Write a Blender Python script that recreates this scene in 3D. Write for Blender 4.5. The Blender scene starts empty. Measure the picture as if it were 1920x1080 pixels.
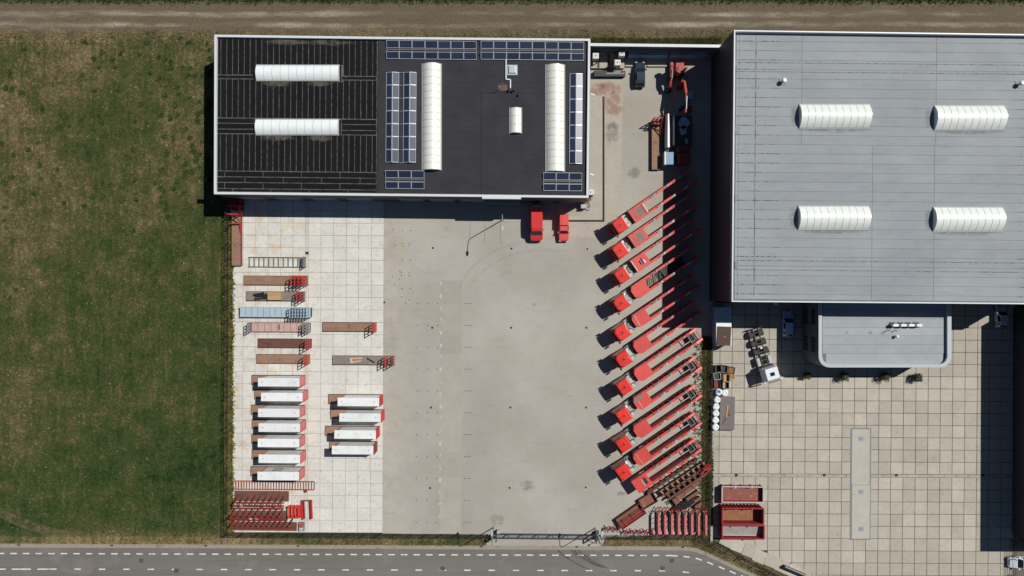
import bpy, math, random
import numpy as np
from mathutils import Vector, Matrix
random.seed(7); RNG = np.random.default_rng(7)
R = math.radians
SC = bpy.context.scene
COL = SC.collection
# ------------------------------------------------------------------ camera, sky, sun, exposure
H = 110.0            # drone height (m)
S = 11.67            # photograph pixels per metre on the ground
cam = bpy.data.cameras.new('camera'); camo = bpy.data.objects.new('camera', cam); COL.objects.link(camo)
camo.location = (0, 0, H); cam.sensor_width = 36.0; cam.lens = 36.0 * H * S / 1920.0
cam.clip_end = 6000; cam.clip_start = 1.0
SC.camera = camo
SUN_EL, SUN_AZ = R(52), R(30)        # azimuth measured from +x towards +y
wd = bpy.data.worlds.new('World'); SC.world = wd; wd.use_nodes = True
wn = wd.node_tree; bg = wn.nodes['Background']
sk = wn.nodes.new('ShaderNodeTexSky'); sk.sky_type = 'NISHITA'; sk.sun_disc = False
sk.sun_elevation = SUN_EL; sk.sun_rotation = math.pi/2 - SUN_AZ
sk.air_density = 0.75; sk.dust_density = 0.1; sk.ozone_density = 1.0
wn.links.new(sk.outputs[0], bg.inputs[0]); bg.inputs[1].default_value = 0.05
sl = bpy.data.lights.new('sun', 'SUN'); sl.energy = 5.0; sl.angle = R(0.5); sl.color = (1.0, 0.965, 0.905)
so = bpy.data.objects.new('sun', sl); COL.objects.link(so)
sd = Vector((math.cos(SUN_EL)*math.cos(SUN_AZ), math.cos(SUN_EL)*math.sin(SUN_AZ), math.sin(SUN_EL)))
so.rotation_euler = sd.to_track_quat('Z', 'Y').to_euler(); so.location = sd*200
SC.view_settings.view_transform = 'Standard'; SC.view_settings.look = 'None'
SC.view_settings.exposure = -0.12; SC.view_settings.gamma = 1.0
SC.view_settings.use_curve_mapping = False
SC.render.engine = 'CYCLES'; SC.cycles.max_bounces = 6; SC.cycles.use_denoising = True

# ------------------------------------------------------------------ helpers
def P(px, py, z=0.0):
    """world point at height z seen at photo position px, py by the drone"""
    k = (1 - z/H)/S
    return Vector(((px-960)*k, (540-py)*k, z))

def lin(c):
    c /= 255.0
    return c/12.92 if c <= 0.04045 else ((c+0.055)/1.055)**2.4
def A(r, g, b, k=1.32):
    """surface colour whose sunlit picture value is r, g, b"""
    return tuple(min(0.86, lin(v)/k) for v in (r, g, b))

class NT:
    def __init__(s, name):
        s.m = bpy.data.materials.new(name); s.m.use_nodes = True
        s.t = s.m.node_tree; s.b = s.t.nodes['Principled BSDF']
        s.geo = s.t.nodes.new('ShaderNodeNewGeometry')
        s.pos = s.geo.outputs['Position']
    def n(s, typ): return s.t.nodes.new(typ)
    def l(s, a, b): s.t.links.new(a, b)
    def put(s, sock, v):
        if hasattr(v, 'node'): s.l(v, sock)
        elif isinstance(v, tuple): sock.default_value = (*v[:3], 1.0) if len(sock.default_value) == 4 else v
        else: sock.default_value = v
    def noise(s, scale, detail=4, rough=0.55, vec=None, stretch=None, off=None):
        vec = vec or s.pos
        if stretch or off:
            mp = s.n('ShaderNodeMapping'); s.l(vec, mp.inputs[0])
            if stretch: mp.inputs['Scale'].default_value = stretch
            if off: mp.inputs['Location'].default_value = off
            vec = mp.outputs[0]
        n = s.n('ShaderNodeTexNoise'); s.l(vec, n.inputs['Vector'])
        n.inputs['Scale'].default_value = scale; n.inputs['Detail'].default_value = detail; n.inputs['Roughness'].default_value = rough
        return n.outputs[0]
    def math(s, op, a, b=0.0, clamp=False):
        n = s.n('ShaderNodeMath'); n.operation = op; n.use_clamp = clamp
        s.put(n.inputs[0], a); s.put(n.inputs[1], b); return n.outputs[0]
    def map(s, v, a, b, c=0.0, d=1.0, smooth=True):
        n = s.n('ShaderNodeMapRange'); n.interpolation_type = 'SMOOTHSTEP' if smooth else 'LINEAR'
        s.put(n.inputs[0], v); n.inputs[1].default_value = a; n.inputs[2].default_value = b
        n.inputs[3].default_value = c; n.inputs[4].default_value = d; return n.outputs[0]
    def mix(s, f, a, b, mode='MIX'):
        n = s.n('ShaderNodeMix'); n.data_type = 'RGBA'; n.blend_type = mode
        s.put(n.inputs[0], f); s.put(n.inputs[6], a); s.put(n.inputs[7], b); return n.outputs[2]
    def xyz(s):
        n = s.n('ShaderNodeSeparateXYZ'); s.l(s.pos, n.inputs[0]); return n.outputs
    def rnd(s): return s.n('ShaderNodeObjectInfo').outputs['Random']
    def color(s, c): s.put(s.b.inputs['Base Color'], c)
    def bump(s, h, strength=0.3, dist=0.02):
        n = s.n('ShaderNodeBump'); n.inputs['Strength'].default_value = strength; n.inputs['Distance'].default_value = dist
        s.l(h, n.inputs['Height']); s.l(n.outputs[0], s.b.inputs['Normal'])

MATS = {}
def sc3(c, k): return tuple(min(1.0, v*k) for v in c)
def mat(name, c, v=0.12, sc=1.5, rough=0.7, metal=0.0, c2=None, sc2=0.8, lo=0.55, hi=0.7, rnd=0.0, spec=0.5, stretch=None, coat=0.0):
    """painted / mineral surface: grain of +-v, optional worn patches of c2, per-object shade rnd"""
    if name in MATS: return MATS[name]
    t = NT(name)
    f = t.map(t.noise(sc, 6, 0.6, stretch=stretch), 0.3, 0.7, 0, 1, False)
    col = t.mix(f, sc3(c, 1-v), sc3(c, 1+v))
    if c2 is not None:
        col = t.mix(t.map(t.noise(sc2, 7, 0.65, off=(3.1, 8.7, 1.9)), lo, hi), col, c2)
    if rnd:
        k = t.map(t.rnd(), 0, 1, 1-rnd, 1+rnd, False)
        cc = t.n('ShaderNodeCombineColor'); [t.l(k, cc.inputs[i]) for i in range(3)]
        col = t.mix(1.0, col, cc.outputs[0], 'MULTIPLY')
    t.color(col)
    t.b.inputs['Roughness'].default_value = rough; t.b.inputs['Metallic'].default_value = metal
    t.b.inputs['Specular IOR Level'].default_value = spec; t.b.inputs['Coat Weight'].default_value = coat
    MATS[name] = t.m
    return t.m

class B:
    """collects shapes for ONE mesh object"""
    def __init__(s): s.v = []; s.f = []; s.m = []
    def face(s, pts, m=0):
        i = len(s.v); s.v += [tuple(p) for p in pts]; s.f.append(tuple(range(i, i+len(pts)))); s.m.append(m); return s
    def hexa(s, a, b, m=0):
        """a: 4 lower corners, b: 4 upper corners (ccw from above)"""
        i = len(s.v); s.v += [tuple(p) for p in a] + [tuple(p) for p in b]
        for q in ((3,2,1,0), (4,5,6,7), (0,1,5,4), (1,2,6,5), (2,3,7,6), (3,0,4,7)):
            s.f.append(tuple(i+k for k in q)); s.m.append(m)
        return s
    def box(s, x0, x1, y0, y1, z0, z1, m=0, tx=0, ty=0):
        return s.hexa([(x0,y0,z0),(x1,y0,z0),(x1,y1,z0),(x0,y1,z0)],
                      [(x0+tx,y0+ty,z1),(x1-tx,y0+ty,z1),(x1-tx,y1-ty,z1),(x0+tx,y1-ty,z1)], m)
    def bar(s, p, q, w, h, m=0):
        p, q = Vector(p), Vector(q); d = (q-p).normalized()
        up = Vector((0,0,1)) if abs(d.z) < 0.95 else Vector((0,1,0))
        r = d.cross(up).normalized()*(w/2); u = r.cross(d).normalized()*(h/2)
        return s.hexa([p-r-u, p+r-u, q+r-u, q-r-u], [p-r+u, p+r+u, q+r+u, q-r+u], m)
    def prism(s, pts, z0, z1, m=0, bottom=True):
        n = len(pts); i = len(s.v)
        s.v += [(p[0], p[1], z0) for p in pts] + [(p[0], p[1], z1) for p in pts]
        s.f.append(tuple(range(i+n, i+2*n))); s.m.append(m)
        if bottom: s.f.append(tuple(range(i+n-1, i-1, -1))); s.m.append(m)
        for k in range(n):
            j = (k+1) % n; s.f.append((i+k, i+j, i+n+j, i+n+k)); s.m.append(m)
        return s
    def cyl(s, p, q, r, n=12, m=0, r2=None):
        p, q = Vector(p), Vector(q); d = (q-p).normalized(); r2 = r if r2 is None else r2
        a = d.orthogonal().normalized(); b = d.cross(a); i = len(s.v)
        for c, rr in ((p, r), (q, r2)):
            for k in range(n):
                t = 2*math.pi*k/n; s.v.append(tuple(c + a*(math.cos(t)*rr) + b*(math.sin(t)*rr)))
        s.f.append(tuple(range(i+n-1, i-1, -1))); s.m.append(m); s.f.append(tuple(range(i+n, i+2*n))); s.m.append(m)
        for k in range(n):
            j = (k+1) % n; s.f.append((i+k, i+j, i+n+j, i+n+k)); s.m.append(m)
        return s
    def data(s, name, mats):
        me = bpy.data.meshes.new(name); me.from_pydata(s.v, [], s.f)
        for q in (mats if isinstance(mats, (list, tuple)) else [mats]): me.materials.append(q)
        if any(s.m): me.polygons.foreach_set('material_index', s.m)
        me.update(); return me
    def build(s, name, mats, parent=None, smooth=False, world=True, bevel=0.0):
        me = s.data(name, mats)
        if smooth: me.polygons.foreach_set('use_smooth', [True]*len(me.polygons))
        return place(me, name, parent, world=world, bevel=bevel)

def place(me, name, parent=None, loc=(0,0,0), rz=0.0, world=False, bevel=0.0):
    o = bpy.data.objects.new(name, me); COL.objects.link(o); o.parent = parent
    o.location = loc; o.rotation_euler = (0, 0, rz)
    if parent is not None and world:
        r = parent
        off = Vector((0,0,0))
        while r is not None: off += Vector(r.location); r = r.parent
        o.location = -off
    if bevel:
        b = o.modifiers.new('bevel', 'BEVEL'); b.width = bevel; b.segments = 2; b.limit_method = 'ANGLE'; b.angle_limit = R(40)
    return o
def tag(o, label=None, cat=None, group=None, kind=None):
    if label: o['label'] = label
    if cat: o['category'] = cat
    if group: o['group'] = group
    if kind: o['kind'] = kind
    return o
def thing(name, label, cat, loc=(0,0,0), rz=0.0, group=None):
    o = bpy.data.objects.new(name, None); COL.objects.link(o); o.location = loc; o.rotation_euler = (0,0,rz)
    o.empty_display_size = 0.3
    return tag(o, label, cat, group)
CACHE = {}
def cached(key, fn):
    if key not in CACHE: CACHE[key] = fn()
    return CACHE[key]
def sheet(name, pts, z, m, kind='structure', parent=None):
    b = B(); b.face([(p[0], p[1], z) for p in pts]); o = b.build(name, m, parent)
    if parent is None: tag(o, kind=kind)
    return o
def fan(px, py, rx, ry, m, z, name, parent, zpx=0.0, n=18):
    """soft-edged stain: a fan whose 'fade' attribute drops to 0 at its ragged rim"""
    p = P(px, py, zpx); vs = [(p.x, p.y, z)]; fs = []
    for ring in (0.55, 1.0):
        for k in range(n):
            r_ = ring*random.uniform(0.78, 1.2); vs.append((p.x+rx/S*r_*math.cos(2*math.pi*k/n), p.y+ry/S*r_*math.sin(2*math.pi*k/n), z))
    for k in range(n):
        j = (k+1) % n; fs.append((0, 1+k, 1+j)); fs.append((1+k, 1+n+k, 1+n+j, 1+j))
    me = bpy.data.meshes.new(name); me.from_pydata(vs, [], fs); me.materials.append(m)
    at = me.attributes.new('fade', 'FLOAT', 'POINT'); at.data.foreach_set('value', [1.0]+[0.8]*n+[0.0]*n); me.update()
    return place(me, name, parent, world=True)
def rect(x0, y0, x1, y1, z=0.0): return [P(x0,y1,z), P(x1,y1,z), P(x1,y0,z), P(x0,y0,z)]
# ------------------------------------------------------------------ materials
def ground_colour(t, dry=0.0):
    """mown rough grass: green and straw patches, finer clumps, bare soil"""
    big = t.noise(0.06, 3, 0.5); mid = t.noise(0.33, 8, 0.72, off=(11, 4, 0)); fine = t.noise(1.9, 7, 0.78)
    x, y, z = t.xyz()
    bias = t.math('ADD', t.map(y, -42, 40, -0.045, 0.066, False), t.map(y, 45.2, 46.4, 0.0, -0.16)); bias = t.math('ADD', bias, t.map(y, -40.2, -38.2, 0.09, 0.0))
    edge = t.math('MULTIPLY', t.map(x, -82, -60, 0.03, 0.0), 1.0)
    rutrow = t.math('MULTIPLY', t.math('SUBTRACT', t.noise(1.3, 4, 0.6, stretch=(1.0, 0.12, 1)), 0.5), 0.20)
    f = t.math('ADD', t.math('MULTIPLY', big, 0.34), t.math('MULTIPLY', mid, 0.42))
    f = t.math('ADD', f, t.math('MULTIPLY', fine, 0.46)); f = t.math('ADD', f, -0.085); f = t.math('ADD', f, bias); f = t.math('ADD', f, edge)
    f = t.math('ADD', f, rutrow); f = t.math('ADD', t.math('MULTIPLY', t.math('SUBTRACT', f, 0.54), 1.35), 0.548); f = t.math('ADD', f, dry)
    r = t.n('ShaderNodeValToRGB'); t.l(f, r.inputs[0]); e = r.color_ramp.elements
    e[0].position = 0.34; e[0].color = (*A(30, 48, 24), 1); e[1].position = 0.80; e[1].color = (*A(140, 124, 92), 1)
    for p, c in ((0.43, (50, 67, 34)), (0.52, (66, 76, 42)), (0.60, (84, 82, 52)), (0.69, (110, 98, 72))):
        q = e.new(p); q.color = (*A(*c), 1)
    sp = t.map(t.noise(9.0, 3, 0.6), 0.32, 0.70, 0.55, 1.40, False)
    cc = t.n('ShaderNodeCombineColor'); [t.l(sp, cc.inputs[i]) for i in range(3)]
    return t.mix(1.0, r.outputs[0], cc.outputs[0], 'MULTIPLY')
def grass_mat(name, dry=0.0, k=1.0):
    t = NT(name); t.color(t.mix(1.0, ground_colour(t, dry), (k*1.06, k*1.07, k*1.05), 'MULTIPLY')); t.b.inputs['Roughness'].default_value = 0.95
    t.b.inputs['Specular IOR Level'].default_value = 0.1
    return t.m
m_field = grass_mat('field_grass'); m_tuft = grass_mat('tuft_grass', -0.04, 1.35); m_drytuft = grass_mat('dry_tuft', 0.08, 1.45)

t = NT('dirt_track')
x, y, z = t.xyz()
n = t.noise(0.30, 7, 0.70, stretch=(0.16, 1.5, 1)); fine = t.noise(3.5, 5, 0.7)
yc = t.math('SUBTRACT', y, 43.2)
rut = t.math('ADD', t.map(t.math('ABSOLUTE', t.math('SUBTRACT', yc, 0.85)), 0.0, 0.95, 1, 0), t.map(t.math('ABSOLUTE', t.math('ADD', yc, 0.95)), 0.0, 0.95, 1, 0))
pale_mix = t.map(t.math('ADD', t.math('ADD', t.math('MULTIPLY', n, 0.8), t.math('MULTIPLY', t.math('MULTIPLY', rut, t.map(t.noise(0.22, 6, 0.7, stretch=(0.35, 1, 1), off=(5, 17, 0)), 0.40, 0.62, 0.45, 1.0)), 0.26)), t.math('MULTIPLY', fine, 0.2)), 0.56, 0.82)  # mix towards the paler colour, strongest along the two ruts
fall = t.map(t.noise(0.03, 2, 0.5, stretch=(1, 0.1, 1), off=(21, 0, 0)), 0.38, 0.62, 0.45, 1.0)
c = t.mix(t.math('MULTIPLY', pale_mix, fall), A(116, 103, 83), A(190, 179, 162))
c = t.mix(t.map(t.noise(0.8, 6, 0.7, stretch=(0.3, 1, 1)), 0.50, 0.70, 0, 0.65), c, A(96, 88, 62))
c = t.mix(t.map(fine, 0.32, 0.72, 0.0, 0.6), c, A(66, 58, 42))
t.color(c); t.b.inputs['Roughness'].default_value = 0.95
tr = t.n('ShaderNodeBsdfTransparent'); mx = t.n('ShaderNodeMixShader')
ay = t.math('ADD', t.math('ABSOLUTE', yc), t.math('MULTIPLY', t.math('SUBTRACT', t.noise(0.8, 6, 0.7), 0.5), 2.2))
t.l(t.map(ay, 2.3, 3.3, 0, 1), mx.inputs[0]); t.l(t.b.outputs[0], mx.inputs[1]); t.l(tr.outputs[0], mx.inputs[2])
t.l(mx.outputs[0], t.n('ShaderNodeOutputMaterial').inputs[0]) if False else t.l(mx.outputs[0], t.t.nodes['Material Output'].inputs[0])
m_track = t.m

def concrete(name, c, grime, rust=None, rnd=0.05, blotch=0.35):
    t = NT(name)
    f = t.map(t.noise(0.35, 6, 0.62), 0.3, 0.7, 0, 1, False)
    col = t.mix(f, sc3(c, 0.92), sc3(c, 1.06))
    col = t.mix(t.map(t.noise(1.7, 8, 0.7, off=(5, 1, 0)), 0.50, 0.74, 0, blotch), col, grime)
    col = t.mix(t.map(t.noise(6.5, 5, 0.7), 0.56, 0.75, 0, 0.30), col, sc3(grime, 0.75))
    if rust:
        x, y, z = t.xyz()
        w = t.math('MULTIPLY', t.map(x, -37, -30, 1, 0), t.map(t.noise(0.55, 6, 0.65, off=(9, 2, 0)), 0.46, 0.70, 0, 0.62))
        col = t.mix(w, col, rust)
    k = t.map(t.rnd(), 0, 1, 1-rnd, 1+rnd, False)
    cc = t.n('ShaderNodeCombineColor'); [t.l(k, cc.inputs[i]) for i in range(3)]
    col = t.mix(1.0, col, cc.outputs[0], 'MULTIPLY')
    t.color(col); t.b.inputs['Roughness'].default_value = 0.85; t.b.inputs['Specular IOR Level'].default_value = 0.25
    return t.m
m_slab = concrete('yard_slab_concrete', A(226, 224, 216), A(174, 168, 156), A(212, 180, 138), 0.04, 0.62)
m_slab2 = concrete('yard_slab_weathered', A(194, 187, 173), A(154, 147, 135), None, 0.095, 0.6)
m_joint = mat('joint_dirt', A(140, 132, 118), 0.3, 2.0, 0.95)
m_joint2 = mat('joint_dark', A(74, 65, 54), 0.25, 2.0, 0.95)

t = NT('block_paving')
x, y, z = t.xyz()
big = t.noise(0.06, 4, 0.55); c = t.mix(t.map(big, 0.35, 0.65, 0, 1, False), A(173, 168.5, 159.5), A(190, 186, 177.5))
tan = t.math('MULTIPLY', t.map(t.noise(0.13, 6, 0.7, off=(2, 7, 0)), 0.46, 0.68, 0, 0.65), t.map(y, -8, 10, 0.55, 1.0))
c = t.mix(tan, c, A(174, 164, 144))
lefte = t.math('MULTIPLY', t.map(x, -20.4, -14, 0.5, 0.0), t.map(t.noise(0.6, 6, 0.7), 0.35, 0.7))
c = t.mix(lefte, c, A(206, 198, 182))
c = t.mix(t.map(t.noise(0.5, 7, 0.72, stretch=(0.35, 1.4, 1)), 0.50, 0.80, 0, 0.32), c, A(138, 131, 121))
c = t.mix(t.map(t.noise(0.9, 6, 0.7, stretch=(1.0, 0.25, 1), off=(4, 4, 0)), 0.56, 0.80, 0, 0.30), c, A(142, 135, 126))
c = t.mix(t.map(t.noise(0.28, 7, 0.75, off=(31, 9, 0)), 0.60, 0.72, 0, 0.35), c, A(128, 124, 118))
bt = t.n('ShaderNodeTexBrick'); t.l(t.pos, bt.inputs['Vector']); bt.inputs['Scale'].default_value = 1.0
bt.inputs['Brick Width'].default_value = 0.82; bt.inputs['Row Height'].default_value = 0.42; bt.inputs['Mortar Size'].default_value = 0.03
bt.inputs['Color1'].default_value = (0.985, 0.985, 0.985, 1); bt.inputs['Color2'].default_value = (1.015, 1.015, 1.015, 1); bt.inputs['Mortar'].default_value = (0.95, 0.95, 0.95, 1)
c = t.mix(1.0, c, bt.outputs[0], 'MULTIPLY')
c = t.mix(t.map(t.noise(5.5, 4, 0.7), 0.60, 0.78, 0, 0.3), c, A(120, 112, 100))
t.color(c); t.b.inputs['Roughness'].default_value = 0.88; t.b.inputs['Specular IOR Level'].default_value = 0.2
m_yard = t.m

m_apron = concrete('apron_concrete', A(186, 179, 165), A(150, 141, 126), None, 0.03, 0.5)
m_plate = concrete('plate_concrete', A(180, 174, 164), A(162, 155, 144), None, 0.06, 0.5)
t = NT('asphalt')
c = t.mix(t.map(t.noise(0.12, 5, 0.6, stretch=(0.3, 1.5, 1)), 0.3, 0.7, 0, 1, False), A(118, 114, 107), A(134, 130, 123))
c = t.mix(t.map(t.noise(9, 3, 0.8), 0.35, 0.7, 0, 0.4), c, A(100, 97, 92))
x, y, z = t.xyz()
c = t.mix(t.math('MULTIPLY', t.map(t.noise(0.5, 6, 0.7, stretch=(0.08, 2.2, 1)), 0.45, 0.72), 0.6), c, A(104, 100, 95)); c = t.mix(t.map(t.noise(0.16, 6, 0.7, off=(40, 3, 0)), 0.56, 0.66, 0, 0.35), c, A(146, 141, 132))
t.color(c); t.b.inputs['Roughness'].default_value = 0.85; m_road = t.m
m_kerb = mat('kerb_concrete', A(160, 152, 138), 0.1, 2.5, 0.9, c2=A(132, 124, 108))
m_lane = mat('lane_paint', A(236, 234, 226), 0.08, 4, 0.7, c2=A(170, 166, 158), sc2=2.2, lo=0.5, hi=0.68)
m_verge = grass_mat('verge_grass', 0.03)

m_white = mat('white_paint', (0.70, 0.72, 0.72), 0.05, 1.0, 0.5, c2=(0.60, 0.60, 0.57), sc2=0.7, lo=0.5, hi=0.75, rnd=0.04)
m_cap = mat('parapet_cap', A(226, 230, 232), 0.03, 2.0, 0.45)
m_wallD = mat('dark_cladding', (0.035, 0.036, 0.04), 0.1, 2.0, 0.6)
m_wallM = mat('grey_cladding', (0.10, 0.11, 0.13), 0.08, 2.0, 0.6)
m_bit = mat('bitumen_sheet', A(26, 27, 30), 0.14, 3.0, 0.9, c2=A(34, 35, 37), sc2=0.6, rnd=0.12, spec=0.15)
m_seam = mat('bitumen_seam', A(102, 100, 97), 0.28, 3.0, 0.9, c2=A(62, 61, 60), sc2=1.6, lo=0.48, hi=0.66)
t = NT('roof_felt_dark')
c = t.mix(t.map(t.noise(0.3, 6, 0.6), 0.3, 0.7, 0, 1, False), A(56, 57, 61), A(68, 69, 74))
c = t.mix(t.map(t.noise(7, 3, 0.8), 0.3, 0.7, 0, 0.3), c, A(48, 49, 53))
c = t.mix(t.map(t.noise(0.5, 6, 0.7, stretch=(0.15, 1.5, 1)), 0.5, 0.8, 0, 0.35), c, A(50, 52, 57))
t.color(c); t.b.inputs['Roughness'].default_value = 0.9; t.b.inputs['Specular IOR Level'].default_value = 0.2; m_felt = t.m
t = NT('roof_membrane')
c = t.mix(t.map(t.noise(0.10, 5, 0.6), 0.35, 0.65, 0, 1, False), A(149, 156, 161), A(163, 169, 172))
c = t.mix(t.map(t.noise(0.8, 7, 0.7, stretch=(0.4, 1.2, 1)), 0.46, 0.75, 0, 0.42), c, A(126, 132, 136))
c = t.mix(t.map(t.noise(7, 3, 0.8), 0.4, 0.7, 0, 0.2), c, A(130, 136, 139))
c = t.mix(t.map(t.noise(0.22, 6, 0.65, off=(7, 3, 0)), 0.50, 0.70, 0, 0.4), c, A(160, 158, 162))
k = t.map(t.rnd(), 0, 1, 0.965, 1.035, False); cc = t.n('ShaderNodeCombineColor'); [t.l(k, cc.inputs[i]) for i in range(3)]
t.color(t.mix(1.0, c, cc.outputs[0], 'MULTIPLY')); t.b.inputs['Roughness'].default_value = 0.75; m_memb = t.m
m_mseam = mat('membrane_seam', A(116, 121, 124), 0.15, 2, 0.8)
m_tape = mat('seam_grime', A(98, 101, 103), 0.25, 4, 0.9, c2=A(146, 151, 154), sc2=1.6, lo=0.42, hi=0.58)
def glazing(name, c, rough):
    t = NT(name); t.color(t.mix(t.map(t.noise(1.5, 6, 0.6), 0.3, 0.7, 0, 1, False), sc3(c, 0.94), sc3(c, 1.03)))
    t.b.inputs['Roughness'].default_value = rough; t.b.inputs['Coat Weight'].default_value = 0.15; return t.m
m_vault = glazing('opal_glazing', (0.74, 0.79, 0.79), 0.35)
m_vaultw = glazing('cream_glazing', (0.74, 0.74, 0.68), 0.3)
m_vaultg = glazing('aged_glazing', (0.74, 0.77, 0.72), 0.28)
m_rib = mat('glazing_bar', A(176, 178, 174), 0.1, 2, 0.6)
t = NT('solar_cells')
x, y, z = t.xyz()
vx = t.math('LESS_THAN', t.math('FRACT', t.math('MULTIPLY', x, 6.0)), 0.09); vy = t.math('LESS_THAN', t.math('FRACT', t.math('MULTIPLY', y, 6.0)), 0.09)
c = t.mix(t.map(t.rnd(), 0, 1, 0, 1, False), (0.008, 0.013, 0.032), (0.012, 0.024, 0.062))
c = t.mix(t.math('MULTIPLY', t.math('MAXIMUM', vx, vy), 0.55), c, (0.10, 0.12, 0.16))
t.color(c); t.b.inputs['Roughness'].default_value = 0.3; t.b.inputs['Specular IOR Level'].default_value = 0.6; m_cells = t.m
m_alu = mat('aluminium', (0.55, 0.58, 0.60), 0.08, 3, 0.4, metal=0.3)
m_galv = mat('galvanised_steel', A(150, 156, 156), 0.15, 3, 0.55, metal=0.2)

m_red = mat('trailer_red', A(226, 80, 74), 0.09, 1.2, 0.45, c2=A(198, 84, 82), sc2=0.9, rnd=0.1)
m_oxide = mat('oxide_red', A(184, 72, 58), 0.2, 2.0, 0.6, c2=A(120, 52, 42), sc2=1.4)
m_cab = mat('cab_red', A(238, 62, 50), 0.05, 1.0, 0.32, c2=A(214, 70, 62), sc2=0.9, rnd=0.09, coat=0.25)
m_carred = mat('car_red', A(228, 62, 62), 0.03, 1.0, 0.3, coat=0.4)
m_pink = mat('faded_red', A(228, 108, 104), 0.08, 2.0, 0.6)
m_rackred = mat('rack_red', A(206, 56, 54), 0.16, 2.5, 0.6, c2=A(150, 66, 56), sc2=2.2, rnd=0.1)
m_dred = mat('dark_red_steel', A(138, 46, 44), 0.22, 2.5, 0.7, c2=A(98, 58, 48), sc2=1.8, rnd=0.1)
m_rust = mat('rusty_deck', A(160, 126, 104), 0.16, 1.4, 0.85, c2=A(128, 88, 68), sc2=0.9, rnd=0.12, stretch=(0.35, 1.6, 1))
m_rustd = mat('dark_rust', A(116, 76, 64), 0.2, 2.0, 0.85, c2=A(84, 54, 46), sc2=1.2, rnd=0.12)
m_brown = mat('brown_tray', A(140, 88, 74), 0.14, 2.0, 0.8, c2=A(176, 140, 116), sc2=0.6, lo=0.58, hi=0.72)
m_edge = mat('deck_edge', A(92, 66, 56), 0.2, 3, 0.8)
m_grey = mat('grey_steel', A(130, 134, 132), 0.14, 2.5, 0.6, c2=A(104, 106, 104))
m_lblue = mat('pale_blue_steel', A(180, 200, 212), 0.06, 2.0, 0.55, c2=A(160, 184, 200))
m_pinkdk = mat('pink_deck', A(206, 170, 160), 0.1, 1.6, 0.8, c2=A(186, 150, 138))
m_wood = mat('timber', A(204, 168, 122), 0.2, 3.0, 0.8, stretch=(0.3, 4, 1), rnd=0.1)
m_gwood = mat('weathered_timber', A(142, 132, 122), 0.2, 2.0, 0.85, stretch=(0.3, 4, 1), c2=A(112, 104, 98))
m_black = mat('black_steel', (0.018, 0.018, 0.02), 0.2, 2, 0.55)
m_rubber = mat('tyre_rubber', (0.022, 0.022, 0.023), 0.2, 4, 0.85)
m_tyre = mat('dusty_rubber', (0.05, 0.05, 0.05), 0.2, 4, 0.9)
m_glass = mat('dark_glass', (0.012, 0.020, 0.022), 0.1, 1, 0.08, spec=0.6)
m_light = mat('lamp_lens', (0.7, 0.7, 0.66), 0.05, 3, 0.25)
m_plast = mat('grey_plastic', A(190, 194, 190), 0.08, 2, 0.5)
m_ibc = mat('white_plastic', A(232, 230, 224), 0.04, 2, 0.5)
m_silver = mat('silver_paint', (0.50, 0.56, 0.62), 0.03, 1, 0.3, coat=0.3, metal=0.2)
m_whitecab = mat('white_cab', (0.70, 0.74, 0.78), 0.03, 1, 0.3, coat=0.3)
m_bluec = mat('blue_car_paint', (0.36, 0.50, 0.66), 0.03, 1, 0.25, coat=0.4, metal=0.2)
m_darkcar = mat('dark_car_paint', (0.03, 0.045, 0.065), 0.03, 1, 0.22, coat=0.5, metal=0.2)
m_bag = mat('bulk_bag_fabric', (0.74, 0.76, 0.78), 0.06, 5, 0.75)
m_net = mat('brown_cover', A(92, 74, 68), 0.15, 3, 0.9)
m_bluebox = mat('blue_grey_sheet', (0.26, 0.36, 0.44), 0.06, 2, 0.6)
m_plate2 = mat('steel_plate', A(120, 112, 110), 0.14, 1.5, 0.7, c2=A(96, 90, 92))
m_orust = mat('orange_rust', A(150, 104, 72), 0.25, 1.6, 0.9, c2=A(108, 72, 52), sc2=1.2, stretch=(1.8, 0.5, 1))
m_skipr = mat('skip_floor_red', A(146, 86, 76), 0.12, 1.4, 0.8, c2=A(186, 122, 110), sc2=0.8)
m_skipg = mat('skip_floor_grey', A(164, 160, 156), 0.12, 1.0, 0.7, c2=A(150, 106, 84), sc2=0.7, lo=0.56, hi=0.7)
m_skip = mat('skip_red', A(158, 36, 46), 0.14, 2, 0.65, c2=A(118, 34, 38))
m_leaf = mat('shrub_leaf', (0.045, 0.058, 0.018), 0.35, 6, 0.7, rnd=0.1)
m_moss = mat('mossy_weeds', A(140, 130, 62), 0.4, 1.6, 0.9, c2=A(84, 94, 42), sc2=0.9, lo=0.42, hi=0.62)
m_weed = mat('rank_weeds', A(124, 112, 72), 0.4, 2.0, 0.9, c2=A(72, 84, 40), sc2=0.8, lo=0.40, hi=0.60)
m_pot = mat('planter', (0.20, 0.16, 0.13), 0.1, 3, 0.8)
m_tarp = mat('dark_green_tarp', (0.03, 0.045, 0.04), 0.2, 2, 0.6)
m_btarp = mat('blue_sheet', (0.26, 0.36, 0.46), 0.15, 2, 0.5)
def stain(name, c, thr, sc, amt, fade=False):
    t = NT(name); t.color(c); t.b.inputs['Roughness'].default_value = 0.9
    tr = t.n('ShaderNodeBsdfTransparent'); mx = t.n('ShaderNodeMixShader')
    f = t.map(t.noise(sc, 3 if fade else 7, 0.5 if fade else 0.7), thr-0.2, thr+0.2, 0, amt)
    if fade:
        at = t.n('ShaderNodeAttribute'); at.attribute_name = 'fade'; f = t.math('MULTIPLY', f, t.map(at.outputs['Fac'], 0, 0.9))
    t.l(f, mx.inputs[0]); t.l(tr.outputs[0], mx.inputs[1]); t.l(t.b.outputs[0], mx.inputs[2])
    t.l(mx.outputs[0], t.t.nodes['Material Output'].inputs[0]); return t.m
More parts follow.
